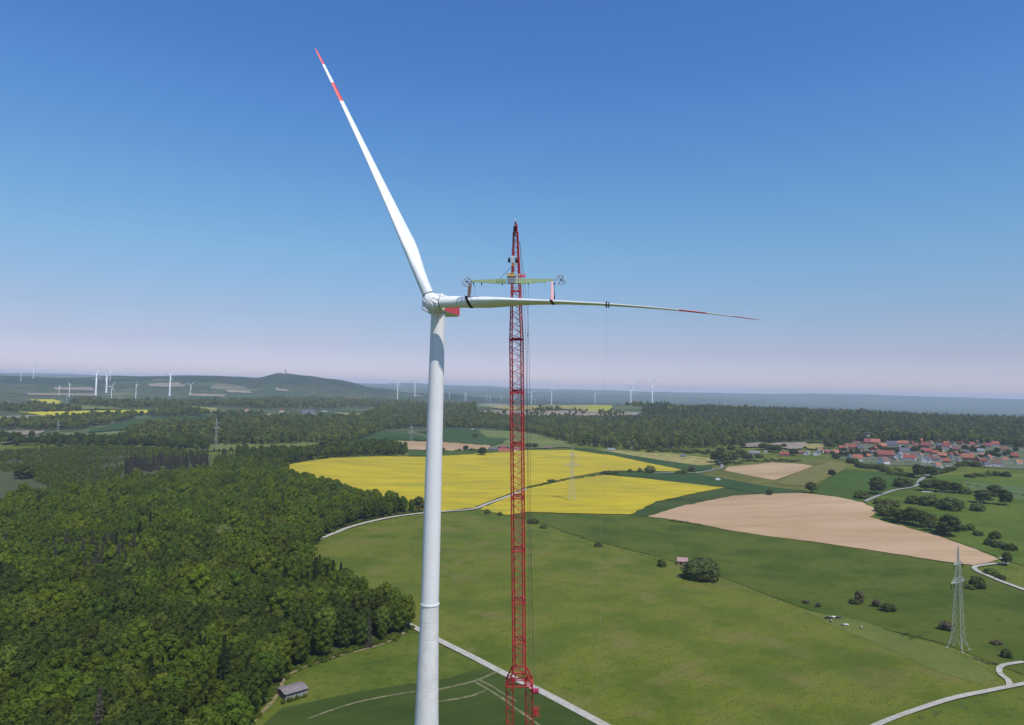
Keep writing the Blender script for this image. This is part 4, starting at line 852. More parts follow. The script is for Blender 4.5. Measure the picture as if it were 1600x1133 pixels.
# head with sheaves
hd = MB(); hp = BT - bd * .4; hd.box(hp, (.95, .9, 1.5), Matrix.Rotation(.1, 3, 'X')); hd.box(hp + Vector((.1, -.35, .9)), (.5, .9, .7)); hd.tube(hp + Vector((-.1, 0, 1.0)), hp + Vector((-.25, 0, 2.1)), .09, .05, 6)
head = hd.build('boom_head', M_CRANE, crane, bevel=.06)
for k, (ox, oz, rr) in enumerate(((-.35, .2, .55), (-.12, -1.2, .5), (-.05, 1.35, .38), (.15, .2, .55))):
    mb = MB(); mb.lathe(hp + Vector((ox - .1, -.75, oz)), [(0, rr), (.05, rr * .86), (.15, rr * .86), (.2, rr)], 24, (1, 0, 0)); mb.build('sheave', M_DARK, head, True)
mb = MB(); mb.tube(hp + Vector((-.2, 0, 2.0)), hp + Vector((-.2, 0, 2.35)), .14, .14, 8); mb.build('warning_lamp', M_WHITE, head)
# wide lower booms
A = BT + bd * (ds[-1] + .1); B = A + bd * 3.4; gz = H1(BB.x, 184)
low = MB()
def cs4(p, w, d_): return [p - bx * w / 2 - by * d_ / 2, p + bx * w / 2 - by * d_ / 2, p + bx * w / 2 + by * d_ / 2, p - bx * w / 2 + by * d_ / 2]
CA, CB = cs4(A, 3.2, 3.0), cs4(B, 6.4, 3.2)
for i in range(4): low.tube(CA[i], CB[i], .2, .2, 7); low.tube(CB[i], CB[(i + 1) % 4], .15, .15, 7); low.tube(CA[i], CA[(i + 1) % 4], .15, .15, 7)
low.tube(CA[0], CB[1], .09, .09, 6); low.tube(CA[1], CB[0], .09, .09, 6); low.tube(CA[3], CB[2], .09, .09, 6); low.tube(CA[1], CB[2], .09, .09, 6); low.tube(CA[0], CB[3], .09, .09, 6)
for s in (-1, 1):
    low.tube((A + bx * s * .8 - by * 1.5), (B + bx * s * 1.5 - by * 1.5), .13, .13, 6); low.box((A + B) / 2 + bx * s * 1.6 - by * 1.2, (.6, .4, .9))
low.build('boom_transition', M_CRANE, crane)
n_low = int((B.z - 6) / 11.5); tot = (B.z - gz - 3) / -bd.z
for s in (-1, 1):
    for k in range(n_low):
        a = B + bd * (tot * k / n_low) + bx * s * 2.35; b = B + bd * (tot * (k + 1) / n_low - .1) + bx * s * 2.35
        mb = MB(); lat(mb, a, b, 1.65, 1.65, 8, .14, .06, 1.0); mb.build('lower_boom_section', M_CRANE, crane)
mb = MB()
for k in range(n_low + 1):
    q = B + bd * (tot * k / n_low)
    for sy in (-.8, .8): mb.tube(q - bx * 1.5 + by * sy, q + bx * 1.5 + by * sy, .11, .11, 6)
    mb.tube(q - bx * 1.5 - by * .8, q + bx * 1.5 + by * .8 + bd * 1.2, .08, .08, 6)
mb.build('cross_tie', M_CRANE, crane)
wq = B + bd * 1.6 + bx * 3.9 - by * .9
mb = MB(); mb.lathe(wq - bx * .7, [(0, .85), (.1, .6), (1.3, .6), (1.4, .85)], 24, bx); mb.box(wq + Vector((-.6, .3, -.1)), (1.4, .5, .5)); mb.build('winch', mat('crane_winch_red', (0.35, 0.02, 0.07)), crane)
mb = MB(); q = B + bd * 6.2 + bx * 3.9
for k in range(4): mb.tube(q + bd * k * .9 - bx * .6, q + bd * k * .9 + bx * 1.0, .07, .07, 5)
mb.tube(q + bx * .9, q + bx * .9 + bd * 3.2, .08, .08, 5); mb.box(q + bd * 1.5, (.8, .7, 1.6)); mb.build('service_platform', M_CRANE, crane)
# undercarriage of the crane on the ground (below the frame)
up_ = MB(); gc = Vector((BB.x, 188, gz)); up_.box(gc + Vector((0, 2, 3.2)), (5.5, 13, 3.0)); up_.box(gc + Vector((-4.6, 1, 1.1)), (1.8, 12, 2.0)); up_.box(gc + Vector((4.6, 1, 1.1)), (1.8, 12, 2.0)); up_.box(gc + Vector((0, 1, 1.6)), (8, 3, .9)); up_.build('undercarriage', M_CRANE, crane, bevel=.15)
# hoist ropes and hook block
hk = U(801.2, 407, 148.6)
blk = MB(); blk.box(hk, (.55, .35, 1.15)); blk.box(hk + Vector((0, 0, .75)), (.9, .25, .45)); hb = blk.build('hook_block', M_LGREY, crane, bevel=.05)
for s in (-1, 1):
    mb = MB(); mb.lathe(hk + Vector((s * .78 - .27, 0, .05)), [(0, .40), (.08, .54), (.46, .54), (.54, .40)], 26, (1, 0, 0)); mb.build('weight_drum', M_DARK, hb, True)
mb = MB(); mb.torus(hk + Vector((0, 0, -.85)), (0, 1, 0), .28, .09, 16, 8); mb.build('hook', M_YELLOW, hb, True)
for k, ox in enumerate((-.3, -.12, .12, .3)):
    mb = MB(); mb.path([hp + Vector((ox * .8 - .2, -.95, -.2)), hk + Vector((ox, 0, .8))], .03, 5); mb.build('hoist_rope', M_ROPE, crane)
for (sx, sy), r_ in ((((.3, .9)), .04), (((1.0, 1.2)), .035)):
    mb = MB(); pts = [BT + bd * (BL * t) + bx * (wat(BL * t) / 2 + .25 + sx * min(1, t * 6) + t * .5) + by * sy for t in np.linspace(0.02, 1.03, 14)]; mb.path(pts, r_, 5); mb.build('rigging_rope', M_ROPE, crane)
sq = BT + bd * on_boom(432) + bx * 1.55 - by * .3
mb = MB(); mb.box(sq, (1.1, .5, .3)); mb.box(sq + Vector((.45, 0, .35)), (.2, .4, .7)); mb.box(sq + Vector((-.35, 0, .3)), (.2, .4, .5)); mb.build('rope_guide', M_RED, crane)

# ------------------------------------------------------------------ the blade lifting beam
YY = 149.0; yc = U(801, 439, YY)
yoke = tag(empty('blade_lifting_beam', tuple(yc)), 'pale green lifting beam with a fan wheel at each end hanging above the horizontal blade', 'lifting beam')
def Yp(px, py, y=YY): return U(px, py, y)
def taper(name, ends, m, par=yoke):
    rings = []
    for (px, py, h, d) in ends:
        c = Yp(px, py); rings.append([c + Vector((0, -d / 2, h / 2)), c + Vector((0, d / 2, h / 2)), c + Vector((0, d / 2, -h / 2)), c + Vector((0, -d / 2, -h / 2))])
    mb = MB(); mb.loft(rings); return mb.build(name, m, par)
arm_l = taper('beam_arm', [(737, 439.2, .42, .35), (750, 439.3, .55, .45), (775, 439.7, .92, .6), (791, 439.8, .98, .6)], M_GREEN)
arm_r = taper('beam_arm', [(806, 439.8, 1.1, .6), (822, 439.6, 1.05, .6), (845, 438.6, .75, .5), (864, 437.3, .42, .35)], M_GREEN)
mb = MB()
for px in (777, 780, 784, 787, 790): mb.box(Yp(px, 439.6, YY - .35), (.12, .25, 1.15))
mb.box(Yp(784, 439.5, YY - .3), (1.9, .12, .2)); mb.build('clamp_frame', M_GREEN, yoke)
mb = MB(); mb.box(Yp(799, 438.3), (1.75, 1.5, 1.35)); g1 = mb.build('generator_box', M_GREY, yoke, bevel=.05)
mb = MB(); mb.box(Yp(799, 432.9), (1.8, 1.55, .16)); mb.build('lid', M_DARK, g1)
mb = MB()
for dx in (-.62, -.1, .4): mb.box(Yp(798.5, 429.6) + Vector((dx, 0, 0)), (.42, .9, .5))
mb.box(Yp(798.5, 431.5), (1.5, 1.2, .15)); mb.build('engine_unit', M_YELLOW, yoke)
mb = MB()
for dx in (0, .35, .7, 1.05):
    a = Yp(804, 442, YY - .6) + Vector((dx, 0, 0)); mb.tube(a, a + Vector((0, 0, 2.0)), .05, .05, 6)
for z in (.1, .9, 1.9): a = Yp(804, 442, YY - .6) + Vector((0, 0, z)); mb.tube(a, a + Vector((1.05, 0, 0)), .05, .05, 6)
for dx in (-.9, .75):
    a = Yp(798.5, 432) + Vector((dx, -.6, 0)); mb.tube(a, a + Vector((0, 0, .75)), .04, .04, 6)
a = Yp(798.5, 432) + Vector((-.9, -.6, .75)); mb.tube(a, a + Vector((1.65, 0, 0)), .04, .04, 6)
mb.build('pipe_frame', mat('cream_paint', (0.62, 0.6, 0.48)), yoke)
mb = MB(); mb.box(Yp(807, 440, YY - .2), (.6, .8, .9)); mb.box(Yp(811, 441.6, YY - .2), (.8, .7, .35)); mb.build('coupling', M_GREEN, yoke)
for px, py, rr, tilt in ((729.3, 440.2, .98, .35), (877, 437.3, 1.03, -.25)):
    c = Yp(px, py); axv = Vector((math.sin(tilt), -math.cos(tilt), 0)); mb = MB(); mb.torus(c, axv, rr, .09, 36, 8)
    mb.torus(c + axv * .3, axv, rr * .99, .05, 36, 6)
    f = mb.build('fan_ring', M_LGREY, yoke, True); mb = MB()
    e1 = axv.orthogonal().normalized(); e2 = axv.cross(e1)
    for k in range(6):
        t = k * math.pi / 3 + .3; e = e1 * math.cos(t) + e2 * math.sin(t); mb.tube(c, c + e * rr, .035, .03, 5)
    mb.build('spoke', M_GREY, f); mb = MB()
    for k in range(4):
        t = k * math.pi / 2 + .2; e = e1 * math.cos(t) + e2 * math.sin(t); g = axv.cross(e); a, b = c + e * .15 + axv * .12, c + e * rr * .88 + axv * .12
        mb.add([a - g * .07, a + g * .07 + axv * .03, b + g * .13 + axv * .06, b - g * .1, a - g * .07 + axv * .03, a + g * .07 + axv * .06, b + g * .13 + axv * .09, b - g * .1 + axv * .03], [(0, 1, 2, 3), (7, 6, 5, 4), (0, 4, 5, 1), (1, 5, 6, 2), (2, 6, 7, 3), (3, 7, 4, 0)])
    mb.build('fan_blade', M_GREY, f); mb = MB(); mb.lathe(c - axv * .15, [(0, .16), (.4, .16)], 16, axv); mb.build('fan_motor', M_DARK, f)
mb = MB(); mb.tube(Yp(733, 440), Yp(738, 439.3), .1, .1, 8); mb.tube(Yp(863, 437.4), Yp(870, 437.3), .1, .1, 8); mb.build('fan_bracket', M_GREY, yoke)
def sling(px0, py0, s, wtop, wbot):
    top = Yp(px0, py0); c = C2(s); L = wbot
    e = D2 * L / 2; e0 = Vector((wtop / 2, 0, 0)); a = c + Vector((0, -.35, 1.15)); mb = MB()
    for y in (-.45, .45):
        b0 = top + Vector((0, y * .3, 0)); b1 = c + Vector((0, y * 1.4, .95 if s < .2 else .35))
        v = [b0 - e0, b0 + e0, b1 + e, b1 - e]; th = Vector((0, .05, 0)); mb.add([p - th for p in v] + [p + th for p in v], [(0, 1, 2, 3), (7, 6, 5, 4), (0, 4, 5, 1), (1, 5, 6, 2), (2, 6, 7, 3), (3, 7, 4, 0)])
    so = mb.build('sling', M_PINK, yoke)
    # the wrap follows the blade's own section
    vs = np.array([tuple(v.co) for v in b2.data.vertices]).reshape(-1, 28, 3) + np.array(b2.matrix_parent_inverse.translation) + np.array(turb.location)
    SS = np.array([0, .02, .045, .08, .12, .16, .2, .26, .33, .42, .52, .62, .70, .765, .766, .80, .845, .846, .90, .925, .926, .96, .985, 1.0])
    def sec(q):
        i = min(len(SS) - 2, max(0, np.searchsorted(SS, q) - 1)); t = (q - SS[i]) / (SS[i + 1] - SS[i]); r_ = vs[i] * (1 - t) + vs[i + 1] * t; cc = r_.mean(0)
        return [Vector(cc + (p_ - cc) * 1.03 + (p_ - cc) / (np.linalg.norm(p_ - cc) + 1e-6) * .04) for p_ in r_]
    Lb = (TIP2 - root2).length; mb = MB(); sk = .35 * L / Lb
    A, Bq = sec(s - wbot / 2 / Lb), sec(s + wbot / 2 / Lb); sh = lambda rg: [p_ + D2 * (.45 * max(-1.2, min(1.2, (c.z - p_.z)))) for p_ in rg]
    mb.loft([sh(A), sh(Bq)], capends=False); mb.build('sling_pad', mat('dark_pad', (0.05, 0.015, 0.015), rough=.8), so)
def s_at(px):
    lo, hi = 0., 1.
    for _ in range(40):
        m = (lo + hi) / 2; lo, hi = (m, hi) if topix(np.array(C2(m)))[0] < px else (lo, m)
    return lo
sling(734.5, 443, s_at(732.5), .75, .62); sling(862.5, 440, s_at(862.5), .35, .62)
mb = MB(); mb.path([Yp(741, 445), Yp(741.8, 452), Yp(741.8, 463)], .03, 5); mb.tube(Yp(739.5, 441), Yp(741, 446), .14, .1, 6); mb.build('hanging_rope', M_ROPE, yoke)
mb = MB(); mb.tube(Yp(866.3, 442), Yp(866.3, 444.5), .16, .16, 8); mb.tube(Yp(866.3, 444), Yp(866.5, 457), .03, .04, 6); mb.tube(Yp(866.5, 457), Yp(866.5, 468), .06, .15, 8); mb.build('rope_thimble', M_DARK, yoke)
mb = MB(); mb.tube(Yp(825.6, 442.5), Yp(825.6, 445), .12, .12, 8)
mb.path([Yp(825.6, 444, 149.6), Yp(825.4, 470, 150.6), Yp(824.6, 520, 151.5), Yp(823.8, 600, 152.5), Yp(825, 700, 154), Yp(826.8, 780, 156), Yp(829, 880, 158), Yp(832.5, 960, 160), Yp(835.5, 1040, 162), Yp(837.5, 1078, 163)], .035, 5); mb.tube(Yp(824.6, 520, 151.5), Yp(824.5, 526, 151.5), .09, .09, 6); mb.tube(Yp(828.6, 866, 157.8), Yp(828.8, 870, 157.9), .1, .1, 6)
mb.build('control_rope', M_ROPE, yoke)
for px in (752.5, 785, 851): mb = MB(); q = Yp(px, 443); mb.box(q + Vector((0, 0, .1)), (.2, .3, 1.0)); mb.build('bracket', M_DARK if px != 851 else M_GREEN, yoke)
mb = MB(); mb.path([hk + Vector((0, 0, -1.1)), Yp(781, 436)], .05, 6); mb.path([hk + Vector((0, 0, -1.1)), Yp(807, 436)], .045, 6); mb.path([hk + Vector((0, 0, -1.1)), Yp(797, 430)], .03, 6); mb.build('suspension_sling', M_ROPE, yoke)


# ------------------------------------------------------------------ distant turbines
def turbine_proto(dark=False):
    root = empty('distant_wind_turbine', (0, 0, 0)); mb = MB(); mb.lathe((0, 0, 0), [(-3, .034), (.0, .034), (.3, .024), (1.0, .013)], 10); child('tower', mb.mesh('tower', M_FARWHITE, True), root)
    mb = MB(); mb.box((0, .03, 1.012), (.034, .11, .034)); child('nacelle', mb.mesh('nacelle', M_FARWHITE), root)
    mb = MB(); mb.lathe((0, -.055, 1.012), [(-.02, .024), (.02, .02), (.035, .008)], 10, (0, -1, 0)); child('hub', mb.mesh('hub', M_FARWHITE, True), root)
    for k in range(3):
        a = k * 2 * math.pi / 3; mb = MB(); rg = []
        for t, w, th in ((0.02, .011, .011), (.08, .018, .012), (.2, .026, .008), (.6, .015, .004), (1, .003, .001)):
            d = Vector((math.sin(a), 0, math.cos(a))); e = Vector((math.cos(a), 0, -math.sin(a))); c = Vector((0, -.062, 1.012)) + d * t * .52
            rg.append([c + e * w, c + Vector((0, th, 0)), c - e * w * .6, c - Vector((0, th, 0))])
        mb.loft(rg); child('blade', mb.mesh('blade', M_FARWHITE), root)
    return root
FT = [(32.5, 596, 580.6, 20, 60, 'short', 'first'), (52, 591, 569.5, -2, 35, 'tall', 'second'), (92, 618.7, 603.7, -25, 70, 'small', 'third'), (108, 620.6, 600, -20, 70, 'slim', 'fourth'),
      (149.5, 618.7, 582, 22, 60, 'tall broad-footed', 'fifth'), (166, 613.7, 579.5, -50, 20, 'tall broad-footed', 'sixth'), (172, 594.6, 576.5, 15, 20, 'hill top', 'seventh'), (173.7, 623.7, 604, 30, 10, 'small spread-bladed', 'eighth'),
      (212, 622.5, 601, -30, 65, 'slim', 'ninth'), (265, 618.7, 583.7, 15, 60, 'tall broad-footed', 'tenth'), (297.5, 617, 601, 50, 10, 'small spread-bladed', 'eleventh'), (621, 623.4, 599.6, 0, 50, 'tall', 'twelfth'),
      (648, 620, 598, 40, 70, 'tall', 'thirteenth'), (702, 624, 615, 0, 60, 'tiny', 'fourteenth'), (726, 626, 615.5, 30, 60, 'tiny', 'fifteenth'), (728.5, 626.5, 615, -20, 60, 'tiny', 'sixteenth'), (760, 627.4, 618, 0, 70, 'tiny', 'seventeenth'),
      (765.5, 628, 618.5, 20, 70, 'tiny', 'eighteenth'), (783, 627, 619.5, 40, 40, 'tiny', 'nineteenth'), (829.7, 632, 614, 42, 15, 'open-bladed', 'twentieth'), (837, 631, 623, 0, 60, 'tiny half hidden', 'twenty-first'),
      (861.7, 632, 607.5, -15, 25, 'slim', 'twenty-second'), (929.8, 632, 615.5, 90, 20, 'short', 'twenty-third'), (985.4, 634.5, 601.4, -80, 15, 'tall', 'twenty-fourth'), (1018.8, 636, 597, -82, 8, 'tallest right-hand', 'last')]
tp = turbine_proto()
for i, (px, yb, yh, rot, yw, ds_, od) in enumerate(FT):
    g = G(px, yb); hpx = yb - yh; hm = hpx / px_m(g); o = tp if i == 0 else copy_tree(tp); o.location = g - Vector((0, 0, 1)); o.scale = (hm,) * 3
    o.rotation_euler = (0, 0, R(yw * (1 if i % 3 else -1)) + math.atan2(-g.x, g.y))
    for ch in o.children:
        if ch.name.startswith('blade'):
            ch.rotation_euler = (0, R(rot), 0); q = Vector((0, -.062, 1.012)); m = Matrix.Rotation(R(rot), 3, 'Y'); ch.location = q - m @ q
        if ch.name.startswith('tower') and 'broad' in ds_: ch.scale = (1.45, 1.45, 1)
    tag(o, '%s white wind turbine far off on the skyline, %s from the left' % (ds_.replace(' right-hand', ''), od) if od != 'last' else 'tallest white turbine on the far rise right of the crane, last on the skyline', 'wind turbine', 'distant wind turbines along the skyline')

# ------------------------------------------------------------------ pylons
def pylon_proto(r, name='electricity_pylon', insul=True):
    root = empty(name, (0, 0, 0)); hw = lambda z: float(np.interp(z, [0, 7.5, 36, 47, 50.5, 60], [4.3, 2.5, 1.35, 1.0, .55, .10]))
    body = MB(); legs = [(-1, -1), (1, -1), (1, 1), (-1, 1)]; zs = [7.5]
    while zs[-1] < 57: zs.append(zs[-1] + max(2.0, hw(zs[-1]) * 2.1))
    zs[-1] = 60
    for a, b in zip(zs[:-1], zs[1:]):
        for k in range(4):
            (x0, y0), (x1, y1) = legs[k], legs[(k + 1) % 4]; A = Vector((x0 * hw(a), y0 * hw(a), a)); B = Vector((x0 * hw(b), y0 * hw(b), b)); C = Vector((x1 * hw(b), y1 * hw(b), b)); D = Vector((x1 * hw(a), y1 * hw(a), a))
            body.tube(A, B, r, r, 5)
            if b < 56: body.tube(A, C, r * .42, r * .42, 4); body.tube(D, B, r * .42, r * .42, 4)
    child('mast', body.mesh('mast', M_GALV), root)
    for k in range(4):
        mb = MB(); x, y = legs[k]; f = Vector((x * 4.3, y * 4.3, -1)); t = Vector((x * 2.5, y * 2.5, 7.5)); mb.tube(f, t, r * 1.2, r, 6); (x2, y2) = legs[(k + 1) % 4]; mdl = Vector(((x + x2) * 1.25, (y + y2) * 1.25, 7.5))
        mb.tube(Vector((x * 4.0, y * 4.0, 1)), mdl, r * .6, r * .6, 4); (x3, y3) = legs[(k + 3) % 4]; mb.tube(Vector((x * 4.0, y * 4.0, 1)), Vector(((x + x3) * 1.25, (y + y3) * 1.25, 7.5)), r * .6, r * .6, 4)
        mb.box((x * 4.3, y * 4.3, -.2), (1.1, 1.1, 1.2)); child('leg', mb.mesh('leg', M_GALV), root)
    for z, L, hgt in ((39.0, 8.6, 3.2), (49.5, 5.7, 1.6)):
        mb = MB(); w = hw(z)
        for s in (-1, 1):
            tip = Vector((s * L, 0, z)); n = 6
            for y in (-w, w):
                mb.tube((s * w, y, z), tip, r, r * .8, 5); mb.tube((s * hw(z + hgt), y * .8, z + hgt), tip, r * .8, r * .7, 5)
            for i in range(1, n):
                t = i / n; A = Vector((s * w, -w, z)).lerp(tip, t); B = Vector((s * w, w, z)).lerp(tip, t); Cc = Vector((s * hw(z + hgt), -w * .8, z + hgt)).lerp(tip, t); Dd = Vector((s * hw(z + hgt), w * .8, z + hgt)).lerp(tip, t); B1 = Vector((s * w, w, z)).lerp(tip, (i + 1) / n); A1 = Vector((s * w, -w, z)).lerp(tip, (i + 1) / n)
                for p, q in ((A, B), (A, Cc), (B, Dd), (Cc, Dd), (A, B1), (Cc, A1)): mb.tube(p, q, r * .5, r * .5, 4)
        child('cross_arm', mb.mesh('cross_arm', M_GALV), root)
        if insul:
            for x in ((-L, L, -L * .55, L * .55) if L > 8 else (-L, L)):
                mb = MB(); mb.lathe((x, 0, z - 3.2), [(i * .32, .16 if i % 2 else .28) for i in range(10)], 8); child('insulator', mb.mesh('insulator', mat('brown_insulator', (0.05, 0.035, 0.03))), root)
    return root
p1 = pylon_proto(.13); p2 = pylon_proto(.13, insul=False)
PY = [(1497, 1014, 856, 60 - 0, 'tall galvanised lattice pylon standing in the green pasture at the right'), (893, 783, 697, 30, 'lattice pylon standing in the rapeseed field right of the crane'), (642, 706, 660, 20, 'pale lattice pylon just left of the turbine tower behind the yellow field'),
      (337, 699, 653, 5, 'lattice pylon in front of the broad wood at left of the picture'), (90, 683, 655, 40, 'faint pylon by the bare field near the left edge'), (104, 632, 613, 20, 'small faint far pylon above the yellow strip'), (41, 636, 620, 10, 'smallest faint pylon at the far left beside the small yellow field')]
for i, (px, yb, yt, yw, lb) in enumerate(PY):
    o = p1 if i == 0 else (p2 if i == 1 else copy_tree(p2)); g = G(px, yb); o.location = g; sc = (yb - yt) / px_m(g) / 60; o.scale = (sc,) * 3; o.rotation_euler = (0, 0, R(yw * .4 if i else 34)); tag(o, lb, 'pylon', 'electricity pylons of the power line')

# ------------------------------------------------------------------ buildings
ROOFS = {'orange': (0.36, 0.14, 0.085), 'red': (0.28, 0.082, 0.06), 'crimson': (0.21, 0.055, 0.058), 'brown': (0.17, 0.10, 0.08), 'slate': (0.10, 0.10, 0.12), 'grey': (0.22, 0.22, 0.22), 'pink': (0.36, 0.22, 0.20)}
WALLS = {'white': (0.80, 0.76, 0.70), 'cream': (0.60, 0.52, 0.38), 'brick': (0.26, 0.13, 0.09), 'grey': (0.34, 0.33, 0.32), 'beige': (0.45, 0.38, 0.29), 'wood': (0.20, 0.15, 0.11)}
RM = {k: mat('roof_tiles_' + k, cols=[tuple(c * .78 for c in v), v, tuple(min(1, c * 1.12) for c in v)], scale=.5, rough=.85, detail=6, obj_var=.12, bump=.05, bump_scale=4) for k, v in ROOFS.items()}
WM = {k: mat('wall_' + k, cols=[tuple(c * .88 for c in v), v], scale=.4, rough=.9, obj_var=.06) for k, v in WALLS.items()}
M_WIN = mat('window_glass', (0.05, 0.06, 0.08), rough=.15, spec=.6)
def house(loc, w, d, h, rh, yaw, roof, wall, name='house', wins=True, chim=True, windows=None):
    """w along the ridge"""
    o = empty(name, loc, yaw); mb = MB(); v = [(-w / 2, -d / 2, -3), (w / 2, -d / 2, -3), (w / 2, d / 2, -3), (-w / 2, d / 2, -3), (-w / 2, -d / 2, h), (w / 2, -d / 2, h), (w / 2, d / 2, h), (-w / 2, d / 2, h), (-w / 2, 0, h + rh * .985), (w / 2, 0, h + rh * .985)]
    mb.add(v, [(0, 3, 2, 1), (0, 1, 5, 4), (1, 2, 6, 9, 5), (2, 3, 7, 6), (3, 0, 4, 8, 7), (4, 5, 9, 8), (7, 8, 9, 6)]); child('wall', mb.mesh('wall', WM[wall]), o)
    mb = MB(); ov, t = .5, .22; W = w / 2 + ov; s = rh / (d / 2); D = d / 2 + ov; e = h - ov * s
    rg = []
    for x in (-W, W): rg.append([(x, -D, e + .04), (x, 0, h + rh + .04), (x, D, e + .04), (x, D, e + .04 + t), (x, 0, h + rh + .06 + t * 1.3), (x, -D, e + .04 + t)])
    mb.loft(rg); rf = child('roof', mb.mesh('roof', RM[roof]), o)
    if chim: mb = MB(); mb.box((w * .2, d * .08, h + rh + .3), (.8, .8, 1.8)); mb.box((w * .2, d * .08, h + rh + 1.25), (1.0, 1.0, .15)); child('chimney', mb.mesh('chimney', WM['brick']), rf)
    if wins:
        k = max(2, int(w / 3.4)); fl = 2 if h > 4.4 else 1
        for f in range(fl):
            for i in range(k):
                x = (i + .5) / k * w - w / 2; z = 1.6 + f * 2.7; mb = MB(); mb.box((x, -d / 2 - .03, z), (1.15, .1, 1.35)); wo = child('window', mb.mesh('window', M_WIN), o)
                if f == 0 and i == 0: mb = MB(); mb.box((x + w / k * .5, -d / 2 - .03, 1.05), (1.1, .12, 2.1)); child('door', mb.mesh('door', WM['wood']), o)
        for s_ in (-1, 1):
            mb = MB(); mb.box((s_ * (w / 2 + .03), 0, h + rh * .3), (.1, 1.1, 1.3)); child('window', mb.mesh('window', M_WIN), o)
            for y in (-d * .25, d * .25): mb = MB(); mb.box((s_ * (w / 2 + .03), y, 1.7), (.1, 1.1, 1.3)); child('window', mb.mesh('window', M_WIN), o)
    return o
